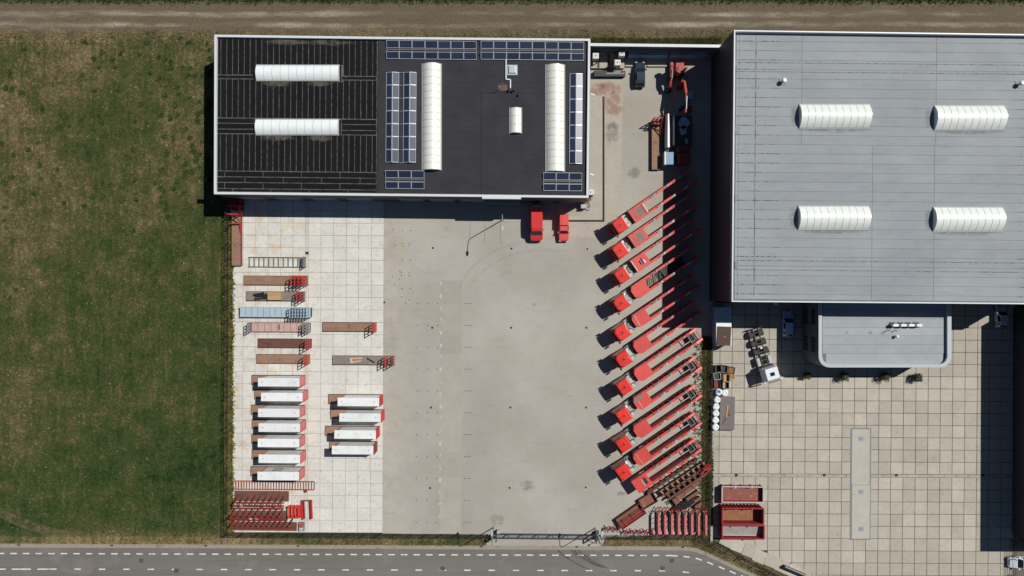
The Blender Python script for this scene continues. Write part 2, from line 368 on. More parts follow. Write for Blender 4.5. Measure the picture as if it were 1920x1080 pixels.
m_rubmark = stain('tyre_mark', A(112, 106, 100), 0.50, 0.5, 0.11)
m_rubmark2 = stain('tyre_mark_road', A(70, 68, 66), 0.45, 1.2, 0.6)
m_oil = stain('oil_stain', A(118, 112, 104), 0.44, 1.4, 0.28, True)
m_redspill = stain('red_dust', A(190, 136, 116), 0.44, 1.0, 0.5, True)
m_dust = stain('dust_deposit', A(118, 110, 100), 0.42, 1.6, 0.6, True)
m_sand = stain('sand', A(190, 172, 142), 0.48, 1.5, 0.55, True)

# ------------------------------------------------------------------ ground, track, road
sheet('ground', [(-2500,-2500), (2500,-2500), (2500,2500), (-2500,2500)], 0.0, m_field)
sheet('dirt_track', [(-400, 39), (400, 39), (400, 47.5), (-400, 47.5)], 0.012, m_track)

kerb_top = [(-2400, 1004), (0, 1019), (640, 1021.5), (1180, 1024), (1280, 1024.7), (1305, 1027.5), (1330, 1037), (1356, 1049), (1383, 1062), (1424, 1079), (1500, 1112), (1600, 1160)]
def offs(pl, d):
    out = []
    for i, p in enumerate(pl):
        a = Vector(pl[max(0, i-1)]); c = Vector(pl[min(len(pl)-1, i+1)]); v = (c-a).normalized()
        out.append((p[0]-v.y*d, p[1]+v.x*d))
    return out
kb = offs(kerb_top, 7.2)
road = B(); pts = [P(*p) for p in kb]
for i in range(len(pts)-1):
    a, b2 = pts[i], pts[i+1]
    road.face([(a.x, a.y-90, 0.02), (b2.x, b2.y-90, 0.02), (b2.x, b2.y, 0.02), (a.x, a.y, 0.02)])
road = tag(road.build('road', m_road), kind='structure')
k = B()
for i in range(len(kb)-1):
    q = [P(*kb[i]), P(*kb[i+1]), P(*kerb_top[i+1]), P(*kerb_top[i])]
    k.hexa([(p.x, p.y, 0.0) for p in q], [(p.x, p.y, 0.05) for p in q])
tag(k.build('kerb', m_kerb), kind='structure')
def dash(cx, cy, ln, ang=0.0, w=2.3):
    me = cached(('dash', ln), lambda: B().box(-ln/2/S, ln/2/S, -w/2/S, w/2/S, 0, 0.004).data('lane_marking', m_lane))
    p = P(cx, cy); place(me, 'lane_marking', road, (p.x, p.y, 0.024), -ang)
for i in range(-12, 55):
    px = 2 + 23.62*i
    if px > 1255: break
    dash(px, 1037.6 + 0.0031*px, 12)
for px, py, an in ((1264.5, 1042, 0.02), (1287.5, 1044, 0.11), (1310, 1048.3, 0.33), (1331.5, 1056, 0.42), (1352.7, 1064.6, 0.42), (1373.8, 1073, 0.42), (1395, 1081.5, 0.42), (1416, 1090, 0.42)): dash(px, py, 12, an)
for px in (-54, -7, 40, 88): dash(px, 1067, 36)
for i in range(0, 25): dash(146 + 45.65*i, 1067 + 0.0028*(45.65*i), 12)
dash(1286, 1072.8, 12, 0.12); dash(1330, 1086, 12, 0.4)
def cover(px, py, w, h, m, name='manhole_cover', parent=road, z=0.024):
    p = P(px, py); B().box(p.x-w/2/S, p.x+w/2/S, p.y-h/2/S, p.y+h/2/S, z, z+0.012).build(name, m, parent)
m_cover = mat('iron_cover', A(84, 80, 76), 0.2, 6, 0.7); m_coverr = mat('brown_cover_iron', A(104, 86, 78), 0.2, 6, 0.7)
for px, py, m in ((265, 1051, m_coverr), (331, 1070, m_cover), (830, 1066, m_cover), (1259.7, 1051, m_cover), (1242, 1065.5, m_cover)): cover(px, py, 8.5, 7.5, m)
for px in (36, 210, 386, 559, 902.5, 1081.5, 1280): cover(px, 1021.8+0.003*px, 5, 2.6, m_black, 'gully_grate', road, 0.052)
# tyre marks on the road by the gate
def ribbon(pl, w, z, m, name, parent):
    b = B(); L = offs(pl, w/2); Rr = offs(pl, -w/2)
    for i in range(len(pl)-1):
        b.face([P(*Rr[i]).to_tuple()[:2]+(z,), P(*Rr[i+1]).to_tuple()[:2]+(z,), P(*L[i+1]).to_tuple()[:2]+(z,), P(*L[i]).to_tuple()[:2]+(z,)][::-1])
    return b.build(name, m, parent)
def bez(p0, p1, p2, n=18):
    return [((1-t)**2*p0[0]+2*t*(1-t)*p1[0]+t*t*p2[0], (1-t)**2*p0[1]+2*t*(1-t)*p1[1]+t*t*p2[1]) for t in [i/n for i in range(n+1)]]
for dx, dy in ((0, 0), (18, -6), (26, -4), (36, -2)):
    ribbon(bez((1046+dx, 1031+dy), (1066+dx, 1052+dy), (1105+dx, 1068+dy)), 2.0, 0.03, m_rubmark2, 'tyre_mark', road)
m_path = stain('worn_path', A(142, 126, 94), 0.50, 0.9, 0.65)
tag(ribbon(bez((-60, 925), (20, 985), (150, 1010)), 17, 0.010, m_path, 'dirt_path', None), kind='structure')
# grass verges beside the road
vb = B()
vp = [(-300, 1003), (420, 1006), (920, 1008), (905, 1023), (640, 1021.3), (-300, 1017)]
sheet('verge', [P(*p) for p in vp], 0.008, m_verge)
sheet('verge', [P(*p) for p in [(1130, 1008), (1310, 1004), (1346, 1016), (1446, 1074), (1560, 1125), (1520, 1119), (1424, 1079), (1356, 1049), (1330, 1037), (1305, 1027.5), (1280, 1024.7), (1134, 1023.5)]], 0.008, m_verge)

# ------------------------------------------------------------------ paved yards
yard = sheet('yard', [P(*p) for p in [(719, 360), (1104, 360), (1104, 84), (1340, 84), (1340, 640), (1331, 760), (1331, 1000), (1136, 1007), (1128, 1024), (908, 1023), (925, 1006), (915, 1003), (717, 1000)]], 0.03, m_yard)
def yquad(name, pts, m, z=0.036, parent=yard): return sheet(name, [P(*p) for p in pts], z, m, parent=parent)
yquad('concrete_apron', [(1100, 148), (1168, 146), (1166, 300), (1164, 443), (1038, 446), (1040, 408), (1062, 406), (1100, 404)], m_apron)
pl = B().prism([P(*p) for p in [(945, 404), (979, 404), (979, 416), (945, 416)]], 0.03, 0.11).build('door_step', m_apron, yard)
drain = B()
drain.prism([P(*p) for p in [(1129.6, 181), (1133.4, 181), (1133.4, 416), (1129.6, 416)]], 0.03, 0.045)
drain.prism([P(*p) for p in [(1066, 412.4), (1129.6, 412.4), (1129.6, 416), (1066, 416)]], 0.03, 0.045)
drain.build('drain_channel', mat('drain_iron', (0.02, 0.017, 0.014), 0.2, 5, 0.8), yard)
# strip of concrete plates
ys = [526, 571, 618, 664, 710, 755, 802, 848, 894, 940, 985, 1000]
for i in range(len(ys)-1):
    a = 826.5 - 0.0055*(ys[i]-526); c = 866 - 0.0045*(ys[i]-526)
    q = [P(a, ys[i+1]-0.6), P(c, ys[i+1]-0.6), P(c, ys[i]), P(a, ys[i])]
    B().prism(q, 0.02, 0.042).build('concrete_plate', m_plate, yard)
m_dotp = mat('worn_paint', A(206, 202, 192), 0.06, 3, 0.8, c2=A(176, 168, 152), sc2=2.2, lo=0.45, hi=0.6)
for i in range(20):
    py = 532 + 23.0*i
    if py > 990: break
    p = P(827-0.0055*(py-526), py); n = 10
    pts = [(p.x+0.24*math.cos(2*math.pi*k/n)*(0.75+0.25*random.random()), p.y+0.38*math.sin(2*math.pi*k/n)) for k in range(n)]
    B().prism(pts, 0.043, 0.047).build('paint_dot', m_dotp, yard)
m_drain = mat('drain_grate', (0.012, 0.012, 0.012), 0.2, 8, 0.8)
for px, py in [(812,465),(959,466),(1101,467),(810.5,614.5),(958.5,614.5),(1099.5,614.5),(808,764),(957,764),(1099,764),(806.5,915),(955.5,914.5),(1098.5,914)]:
    if px > 1000: cover(px, py, 8.5, 8.5, m_apron, 'drain_surround', yard, 0.031)
    cover(px, py, 3.4, 3.4, m_drain, 'drain_grate', yard, 0.044)
cover(720.5, 567, 3.5, 3.5, m_drain, 'drain_grate', yard, 0.044)
# small anchor holes and dotted bay lines
hb = B()
def dot(px, py, r=0.9):
    p = P(px, py); hb.box(p.x-r/S, p.x+r/S, p.y-r*0.8/S, p.y+r*0.8/S, 0.031, 0.045)
for x in (881, 909, 938.5):
    for i in range(14): dot(x, 411+3.5*i, 0.6)
for x, y in [(737,431),(755,432),(769,432),(754,456),(768,456),(741,460),(757,461),(767,460),(755,486),(769,487),(753,511),(768,511),(750,509),(736,519),(753,517),(767,517),(749,523),(740,534),(754,541),(769,541),(753,556),(767,562),(760,568)]: dot(x, y)
for j in range(12):
    py = 569 + 41.0*j
    if py > 985: break
    for dx in (783, 803, 821, 873, 878, 883): dot(dx - 0.006*(py-569), py)
tag(hb.build('anchor_hole', m_drain, yard), kind='stuff')
# tyre arcs, oil, dust
for pl, w in ((bez((860, 545), (885, 470), (993, 451)), 4), (bez((884, 530), (950, 455), (1060, 472)), 3.5), (bez((1046, 1008), (1038, 990), (1048, 960)), 1.5)):
    ribbon(pl, w, 0.046, m_rubmark, 'tyre_mark', yard)
def blob(px, py, rx, ry, m, z, name, parent, n=14):
    p = P(px, py); b = B(); b.face([(p.x+rx/S*math.cos(2*math.pi*k/n)*(0.7+0.5*random.random()), p.y+ry/S*math.sin(2*math.pi*k/n)*(0.7+0.5*random.random()), z) for k in range(n)]); return b.build(name, m, parent)
for px, py, rx, ry, m in [(1189, 324, 11, 9, m_oil), (1001, 571, 3.5, 3.5, m_oil), (990, 910, 12, 10, m_oil), (1120, 168, 14, 12, m_redspill), (1146, 165, 20, 12, m_redspill), (1150, 195, 16, 24, m_redspill), (1147, 250, 12, 20, m_oil), (933, 975, 12, 10, m_sand), (1150, 238, 10, 8, m_oil), (1165, 925, 8, 4, m_oil)]:
    fan(px, py, rx*1.35, ry*1.35, m, 0.049, 'yard_stain', yard)

# west yard: loose concrete slabs
def slab_yard(name, xs, ys_, tilt, m, mj, z, keep, zt=0.09, gap=0.36, poly=None, skip_=None):
    base = sheet(name, [P(*tilt(p[0], p[1])) for p in (poly or [(xs[0][0], ys_[-1][1]), (xs[-1][1], ys_[-1][1]), (xs[-1][1], ys_[0][0]), (xs[0][0], ys_[0][0])])], z, mj)
    rest = B(); n = 0
    for j, (ya, yb) in enumerate(ys_):
        for i, (xa, xb) in enumerate(xs):
            if skip_ and skip_(xa, ya, xb, yb): continue
            g = gap/2 + random.random()*0.18
            q = [P(*tilt(xa+g, yb-g)), P(*tilt(xb-g, yb-g)), P(*tilt(xb-g, ya+g)), P(*tilt(xa+g, ya+g))]
            dz = random.uniform(-0.004, 0.004); sx, sy = random.uniform(-0.003, 0.003), random.uniform(-0.003, 0.003)
            tgt = B() if keep(i, j, xa, ya) and n < 300 else rest
            tgt.hexa([(p.x, p.y, z-0.02) for p in q], [(q[0].x, q[0].y, zt+dz-sx-sy), (q[1].x, q[1].y, zt+dz+sx-sy), (q[2].x, q[2].y, zt+dz+sx+sy), (q[3].x, q[3].y, zt+dz-sx+sy)])
            if tgt is not rest: tgt.build('concrete_slab', m, base); n += 1
    if rest.v: tag(rest.build('concrete_slab', m, base), kind='stuff')
    return base
xw = [(433, 456.7), (456.7, 480), (480, 503.3), (503.3, 526.7), (526.7, 550), (550, 573), (579, 602.5), (602.5, 626), (626, 650), (650, 673), (673, 697), (697, 720)]
yw = [(372, 395)] + [(395+23.2*i, 395+23.2*(i+1)) for i in range(25)] + [(975, 998)]
westyard = slab_yard('slab_yard_west', xw, yw, lambda x, y: (x - 0.0045*(y-400), y + 0.004*(x-570)), m_slab, m_joint, 0.035, lambda i, j, x, y: 0 < j < 26)
def wt(x, y): return (x - 0.0045*(y-400), y + 0.004*(x-570))
for i in range(27):
    ya, yb = 372+23.2*i, 372+23.2*(i+1)-0.5
    for xa in (573.3, 576.3):
        q = [P(*wt(xa, yb)), P(*wt(xa+2.4, yb)), P(*wt(xa+2.4, ya)), P(*wt(xa, ya))]
        B().prism(q, 0.02, 0.085).build('channel_block', m_slab, westyard)
for px, py in ((576, 474.5), (572.5, 921)): cover(px, py, 5.5, 5, m_drain, 'drain_grate', westyard, 0.09)
def et(x, y): return (x - 0.0085*(y-600), y + 0.0042*(x-1340))
xe = [(1336, 1350.2)] + [(1350.2+22.98*i, 1350.2+22.98*(i+1)) for i in range(24)]
ye = [(567, 590)] + [(590+22.9*i, 590+22.9*(i+1)) for i in range(13)] + [(893.5+22.95*i, 893.5+22.95*(i+1)) for i in range(10)]
eastyard = slab_yard('slab_yard_east', xe, ye, et, m_slab2, m_joint2, 0.035, lambda i, j, x, y: y > 700 and 0 < i < 22 and y < 1040, gap=0.72, poly=[(1336, 567), (1336, 1006), (1400, 1036), (1470, 1068), (1600, 1126), (1901, 1128), (1901, 567)], skip_=lambda xa, ya, xb, yb: yb > 1012+0.46*((xa)-1336))
for i in range(25):
    for ya in (888.3, 891):
        q = [P(*et(1336+22.98*i, ya+2.2)), P(*et(1336+22.98*(i+1)-0.5, ya+2.2)), P(*et(1336+22.98*(i+1)-0.5, ya)), P(*et(1336+22.98*i, ya))]
        B().prism(q, 0.02, 0.085).build('channel_block', m_slab2, eastyard)
for px in (1380, 1545, 1680, 1842): cover(px, 890.6, 5, 4.6, m_drain, 'drain_grate', eastyard, 0.092)
sheet('driveway', [P(*p) for p in [(1893, 560), (2300, 560), (2300, 1200), (1893, 1200)]], 0.03, mat('neighbour_paving', A(110, 104, 94), 0.15, 2, 0.9))
# weighbridge in the east yard
wb = thing('weighbridge', 'long narrow pale concrete weighbridge sunk between the square slabs', 'weighbridge', P(1612, 905))
B().prism([P(*p) for p in [(1594, 802), (1633, 802), (1631.5, 1012), (1592.5, 1012)]], 0.05, 0.10).build('rim', m_grey, wb)
m_wb = concrete('weighbridge_concrete', A(196, 192, 180), A(172, 168, 156), None, 0.03, 0.3)
for ya, yb in ((804.5, 908.5), (909.3, 1009.5)): B().prism([P(1596, yb), P(1629.5, yb), P(1630.5, ya), P(1597, ya)], 0.06, 0.125).build('deck_plate', m_wb, wb)
for py in (822.5, 921.5, 991.5):
    p = P(1613.3, py); B().box(p.x-0.4, p.x+0.4, p.y-0.34, p.y+0.34, 0.12, 0.135).build('access_hatch', mat('hatch_steel', A(146, 158, 164), 0.1, 5, 0.5), wb)
# loose slabs leaning out of line along the diagonal edge of the east yard
for px, py, a in [(1362+20.9*i+random.uniform(-1, 1), 1013+9.75*i+random.uniform(-1, 1), 0.43+random.uniform(-0.07, 0.05)) for i in range(11)]:
    p = P(px, py); me = cached('edge_slab', lambda: B().box(-0.98, 0.98, -0.98, 0.98, 0.0, 0.12).data('concrete_slab', m_slab2))
    place(me, 'concrete_slab', eastyard, (p.x, p.y, 0.02), -a)
# ------------------------------------------------------------------ buildings
def wallset(b, pts, z0, z1):
    n = len(pts)
    for k in range(n):
        p, q = pts[k], pts[(k+1) % n]
        b.face([(p.x, p.y, z0), (q.x, q.y, z0), (q.x, q.y, z1), (p.x, p.y, z1)])
def ring_parapet(name, px, z0, z1, wpx, m, parent):
    """parapet cap that follows the outline px (clockwise from top-left, photo pixels at height z1)"""
    n = len(px); c = Vector((sum(p[0] for p in px)/n, sum(p[1] for p in px)/n)); b = B()
    inner = []
    for i in range(n):
        a, p, d = Vector(px[i-1]), Vector(px[i]), Vector(px[(i+1) % n])
        e1, e2 = (p-a).normalized(), (d-p).normalized()
        n1, n2 = Vector((-e1.y, e1.x)), Vector((-e2.y, e2.x)); bis = (n1+n2); bis = bis/(bis.dot(n1))
        inner.append(tuple(p + bis*wpx))
    for i in range(n):
        j = (i+1) % n
        o1, o2, i2, i1 = P(*px[i], z1), P(*px[j], z1), P(*inner[j], z1), P(*inner[i], z1)
        q = [o1, i1, i2, o2]
        b.hexa([(v.x, v.y, z0) for v in q], [(v.x, v.y, z1) for v in q])
    return b.build(name, m, parent), inner

def vault(parent, x0, y0, x1, y1, z, rise, axis, nseg, m, ribm=None, name='skylight', overh=0.0):
    """barrel rooflight between photo corners at height z, axis 'x' or 'y'"""
    a, c = P(x0, y1, z), P(x1, y0, z); L, W = (c.x-a.x, c.y-a.y) if axis == 'x' else (c.y-a.y, c.x-a.x)
    def pt(u, w, h): return (a.x+u, a.y+w, z+h) if axis == 'x' else (a.x+w, a.y+u, z+h)
    N = 12; b = B(); prof = [(W*k/N, 0.18 + rise*(1-((2*k/N-1)**2))) for k in range(N+1)]
    ns = nseg
    for s_ in range(ns):
        u0, u1 = L*s_/ns, L*(s_+1)/ns
        for k in range(N):
            q = [pt(u0, *prof[k]), pt(u1, *prof[k]), pt(u1, *prof[k+1]), pt(u0, *prof[k+1])]
            b.face(q if axis == 'x' else q[::-1])
    for u in (0, L): b.face([pt(u, *p) for p in prof] + [pt(u, W, 0), pt(u, 0, 0)])
    for w in (0, W): b.face([pt(0, w, 0), pt(L, w, 0), pt(L, w, 0.18), pt(0, w, 0.18)])
    o = b.build(name, m, parent)
    rb = B()
    for s_ in range(ns+1):
        u = min(max(L*s_/ns, 0.03), L-0.03)
        for k in range(N):
            (w0, h0), (w1, h1) = prof[k], prof[k+1]
            rb.hexa([pt(u-0.022, w0, h0-0.01), pt(u+0.022, w0, h0-0.01), pt(u+0.022, w1, h1-0.01), pt(u-0.022, w1, h1-0.01)],
                    [pt(u-0.022, w0, h0+0.018), pt(u+0.022, w0, h0+0.018), pt(u+0.022, w1, h1+0.018), pt(u-0.022, w1, h1+0.018)])
    rb.build('glazing_bar', ribm or m_rib, o)
    kb_ = B()
    for w in (-0.09, W+0.09):
        kb_.bar(pt(-0.05, w, 0.06), pt(L+0.05, w, 0.06), 0.14, 0.12)
    kb_.build('upstand', m_rib, o)
    return o

# ---- west warehouse (black bitumen half + dark felt half)
ZW, ZR = 6.9, 6.5
wh = thing('warehouse', 'low warehouse with black sheet roof on one half, dark grey solar roof on the other', 'warehouse', P(755, 220))
out = [(402, 64.8), (712, 69), (1107, 72.5), (1103.6, 371), (707, 367), (401, 364)]
w = B(); wallset(w, [P(*p, ZW) for p in out][::-1], 0.0, ZW-0.3); w.build('wall', m_wallD, wh)
par, inn = ring_parapet('parapet', out, ZR-0.3, ZW, 4.2, m_cap, wh)
def rq(x0, y0, x1, y1, z): return [P(x0, y1, z), P(x1, y1, z), P(x1, y0, z), P(x0, y0, z)]
base = B().face([P(*p, ZR-0.02) for p in [(402, 364), (709, 367), (712, 68), (403, 65)]]).build('roof_deck_sheeted', m_seam, wh)
B().face([P(*p, ZR+0.05) for p in [(708.5, 367), (1104, 371), (1107, 73), (711.5, 69)]]).build('roof_deck_felt', m_felt, wh)
B().prism([P(*p, ZR) for p in [(707, 363), (709.5, 363), (712.5, 73), (710, 73)]], ZR-0.1, ZR+0.14).build('roof_kerb', m_black, wh)
# ragged bitumen sheets, each its own piece
def wr(x, y): return (x - 0.006*(y-220)*1.0, y + 0.0105*(x-555))
def bsheet(x0, y0, x1, y1):
    g = 0.68; n = max(2, int(abs(y1-y0)/6)) if (y1-y0) > (x1-x0) else 2; m_ = max(2, int((x1-x0)/9)) if (x1-x0) > (y1-y0) else 1
    pts = []
    jit = lambda: random.choice((0, 0, 0, 0.12, 0.3, -0.1))*random.random()*1.6
    for i in range(m_+1): pts.append((x0+g+(x1-x0-2*g)*i/m_, y1-g+jit()))
    for i in range(1, n): pts.append((x1-g+jit(), y1-(y1-y0)*i/n))
    for i in range(m_+1): pts.append((x1-g-(x1-x0-2*g)*i/m_, y0+g+jit()))
    for i in range(1, n): pts.append((x0+g+jit(), y0+(y1-y0)*i/n))
    q = [P(*wr(*p), ZR) for p in pts]
    B().prism(q, ZR-0.02, ZR+0.016, bottom=False).build('roof_sheet', m_bit, base)
xs = [407.5] + [413.6+10.95*i for i in range(28)]; xs[-1] = 706.5
for i in range(len(xs)-1):
    x0, x1 = xs[i], xs[i+1]; mid = (x0+x1)/2; sky = 478 < mid < 640
    bsheet(x0, 73.5, x1, 121.5 if sky else 141.5)
    bsheet(x0, 152.5 if sky else 149, x1, 222)
    bsheet(x0, 252, x1, 321.5)
for xa, xb in ((407, 478), (640, 706)):
    bsheet(xa, 142, xb, 148.6); bsheet(xa, 222.6, xb, 232); bsheet(xa, 232.3, xb, 243); bsheet(xa, 243.3, xb, 251.5)
bsheet(478, 121.5, 640, 152.5); bsheet(478, 222.5, 640, 252)
for r_, (ya, yb, st) in enumerate(((322, 332.5, 422), (332.7, 343, 388), (343.3, 354.5, 422), (354.8, 360.5, 437))):
    x = 407; e = st
    while x < 706:
        bsheet(x, ya, min(e, 706.5), yb); x = e; e += 72
for px, py, rx, ry in ((520, 156.5, 30, 6), (600, 156, 26, 5), (520, 258, 32, 6.5), (600, 258, 24, 6), (540, 79, 45, 5), (620, 79, 40, 5)):
    fan(*wr(px, py), rx*1.1, ry*1.25, m_dust, ZR+0.02, 'dust_deposit', wh, ZR)
vault(wh, 481, 123.5, 636.5, 150.5, ZR, 0.42, 'x', 10, m_vault); vault(wh, 480, 225, 635.5, 252, ZR, 0.42, 'x', 10, m_vault)
zf = ZR+0.05
vault(wh, 793, 120, 826.5, 319, zf, 0.7, 'y', 15, m_vaultw); vault(wh, 1024.5, 122, 1057.5, 322, zf, 0.7, 'y', 15, m_vaultw)
vault(wh, 957, 202.5, 977, 250, zf, 0.4, 'y', 3, m_vaultw)
p = P(960.5, 132, zf)
hb = B().box(p.x-0.8, p.x+0.8, p.y-0.8, p.y+0.8, zf, zf+0.22, 0, 0.04, 0.04).build('dome_kerb', m_alu, wh)
B().box(p.x-0.68, p.x+0.68, p.y-0.68, p.y+0.68, zf+0.22, zf+0.46, 0, 0.22, 0.22).build('rooflight_dome', glazing('grey_glazing', (0.42, 0.50, 0.54), 0.2), hb, bevel=0.05)
cb = B(); pts = [(949, 112), (949, 149), (957.2, 149), (957.2, 165.5)]
for a, c in zip(pts, pts[1:]): cb.bar(P(*a, zf+0.14), P(*c, zf+0.14), 0.16, 0.10)
cb.build('cable_tray', m_white, wh)
st = B(); st.prism([P(*p, zf) for p in [(903.3, 368), (904.7, 368), (905.7, 172), (904.3, 172)]], zf-0.02, zf+0.10)
st.prism([P(*p, zf) for p in [(904.5, 172), (979, 172.6), (979, 173.4), (904.5, 172.8)]], zf-0.02, zf+0.06)
st.build('seam_and_step_shadow', m_black, wh)  # black strips paint the shadow line along the roof step
for xa, xb in ((899.5, 900.3), (978.5, 979.3)): B().prism([P(*p, zf) for p in [(xa, 366), (xb, 366), (xb+2, 112), (xa+2, 112)]], zf-0.02, zf+0.012).build('seam_and_step_shadow', mat('felt_seam', A(44, 45, 49), 0.2, 3, 0.9), wh)
# felt laps across the dark roof
for i in range(24):
    py = 122 + 10.4*i
    for xa, xb in ((835, 899), (906, 1018)):
        B().prism([P(xa, py+0.35+0.008*(xa-835), zf), P(xb, py+0.35+0.008*(xb-835), zf), P(xb, py-0.1+0.008*(xb-835), zf), P(xa, py-0.1+0.008*(xa-835), zf)], zf-0.02, zf+0.010).build('roof_lap', MATS['felt_seam'], wh)
p = P(942.5, 164.5, zf)
B().box(p.x-0.68, p.x+0.68, p.y-0.42, p.y+0.42, zf, zf+0.06).build('mast_pad', mat('paving_tile', A(112, 96, 80), 0.15, 4, 0.9), wh)
ms = B().cyl((p.x, p.y, zf+0.06), (p.x, p.y, zf+2.4), 0.035, 8).cyl((p.x-0.3, p.y, zf+2.1), (p.x+0.3, p.y, zf+2.1), 0.02, 6); ms.build('mast', m_galv, wh)
for px, py, h in ((955, 170, 0.5), (964, 170, 0.7), (972.5, 178.5, 0.35)):
    p = P(px, py, zf); B().cyl((p.x, p.y, zf), (p.x, p.y, zf+h), 0.1, 10).cyl((p.x, p.y, zf+h), (p.x, p.y, zf+h+0.08), 0.2, 10, r2=0.06).build('vent_pipe', m_black, wh)
# south wall: doors, windows, canopy
def swall(px0, px1, z0, z1, name, m, dy=0.05, yb=None):
    def sy(px): return 367 + (px-707)*0.0101 if px > 707 else 364 + (px-401)*0.0098
    a, c = P(px0, sy(px0), ZW), P(px1, sy(px1), ZW)
    return B().hexa([(a.x, a.y-dy, z0), (c.x, c.y-dy, z0), (c.x, c.y+0.02, z0), (a.x, a.y+0.02, z0)], [(a.x, a.y-dy, z1), (c.x, c.y-dy, z1), (c.x, c.y+0.02, z1), (a.x, a.y+0.02, z1)]).build(name, m, wh)
m_gdoor = mat('grey_door', (0.13, 0.15, 0.18), 0.05, 2, 0.5)
for x0 in (430, 500, 570, 640, 740, 800, 860): swall(x0, x0+46, 0.05, 4.2, 'roller_door', m_gdoor)
for x0, x1, m in ((913, 925, m_glass), (930, 942, m_glass), (948, 955, m_dred), (962, 975, m_gdoor), (1010, 1040, m_gdoor), (1055, 1085, m_gdoor)): swall(x0, x1, 0.05 if m is not m_glass else 1.0, 2.6, 'door' if m is not m_glass else 'window', m)
swall(904, 977, 6.1, ZW+0.02, 'canopy', m_cap, 0.28)
swall(905, 976, 3.0, 3.25, 'awning', m_galv, 0.55)

# ---- solar arrays on the felt roof
def solar(label, tiles, frameextra=()):
    """tiles: (x0,y0,x1,y1, tiltaxis, lift) in photo pixels on the roof; lift>0 raises the + side"""
    cx = sum(t_[0]+t_[2] for t_ in tiles)/2/len(tiles); cy = sum(t_[1]+t_[3] for t_ in tiles)/2/len(tiles)
    o = thing('solar_array', label, 'solar panels', P(cx, cy, zf), group='solar arrays on the felt roof')
    for x0, y0, x1, y1, ax, lift in tiles:
        q = [P(x0, y1, zf), P(x1, y1, zf), P(x1, y0, zf), P(x0, y0, zf)]
        lo_, hi_ = zf+0.16, zf+0.16+abs(lift)
        zz = {'y': (lo_, lo_, hi_, hi_) if lift > 0 else (hi_, hi_, lo_, lo_), 'x': (lo_, hi_, hi_, lo_) if lift > 0 else (hi_, lo_, lo_, hi_)}[ax]
        c4 = [Vector((p.x, p.y, z_)) for p, z_ in zip(q, zz)]; mid = sum(c4, Vector())/4
        ins = [mid + (c-mid)*0.965 for c in c4]
        pn = B().hexa([tuple(v-Vector((0,0,0.03))) for v in ins], [tuple(v+Vector((0,0,0.006))) for v in ins]).build('panel', m_cells, o)
        f = B()
        for i in range(4): f.bar(c4[i]*0.985+mid*0.015, c4[(i+1) % 4]*0.985+mid*0.015, 0.05, 0.05)
        f.build('frame', m_alu, pn)
    rl = B()
    for a, c in frameextra: rl.bar(P(*a, zf+0.1), P(*c, zf+0.1), 0.07, 0.07)
    for x0, y0, x1, y1, ax, lift in tiles:
        for px in (x0+1.2, x1-1.2):
            rl.bar(P(px, y0+0.5, zf+0.08), P(px, y1-0.5, zf+0.08), 0.05, 0.08)
    rl.build('mounting_rail', m_galv, o)
def ns_array(x0, y0, n, pitch, label, sl=0.012):
    tl = []; ex = []
    for i in range(n):
        a = x0+pitch*i; d = sl*(a-x0)
        tl += [(a+0.3, y0+d, a+pitch-0.3, y0+13+d, 'y', 0.26), (a+0.3, y0+21+d, a+pitch-0.3, y0+33.2+d, 'y', 0.26)]
        ex.append(((a+0.2, y0+13+d), (a+0.2, y0+21+d)))
    a = x0+pitch*n; ex.append(((a-0.2, y0+13+sl*(a-x0)), (a-0.2, y0+21+sl*(a-x0))))
    for yy in (15, 19.6): ex.append(((x0, y0+yy), (x0+pitch*n, y0+yy+sl*pitch*n)))
    solar(label, tl, ex)
ns_array(725, 77.5, 7, 24.1, 'two rows of seven dark solar panels beside the white north parapet')
ns_array(901.5, 78.7, 8, 24.15, 'two rows of eight dark solar panels in the north-east roof corner')
ns_array(723, 320.5, 3, 24.4, 'two rows of three solar panels below the first long white skylight')
ns_array(1018.5, 324.5, 3, 24.2, 'two rows of three solar panels in the south-east roof corner')
def ew(x0, y0, label, pairs, n=7, pitch=24.15, lf=0.21):
    tl = []
    for i in range(n):
        ya = y0+pitch*i; d = -0.008*(ya-y0)
        for dx in pairs: tl += [(x0+dx+d, ya+0.3, x0+dx+11.6+d, ya+pitch-0.3, 'x', lf), (x0+dx+12.2+d, ya+0.3, x0+dx+23.6+d, ya+pitch-0.3, 'x', -lf)]
    ex = [((x0+pairs[0]+23.6, y0+pitch*i), (x0+pairs[-1], y0+pitch*i)) for i in range(n+1)] if len(pairs) > 1 else []
    solar(label, tl, ex)
ew(724.8, 136, 'double ridge of east-west solar panels left of the first long skylight', (0, 32.5))
ew(1068.5, 138.5, 'single ridge of east-west solar panels along the east parapet', (0,), lf=0.15)

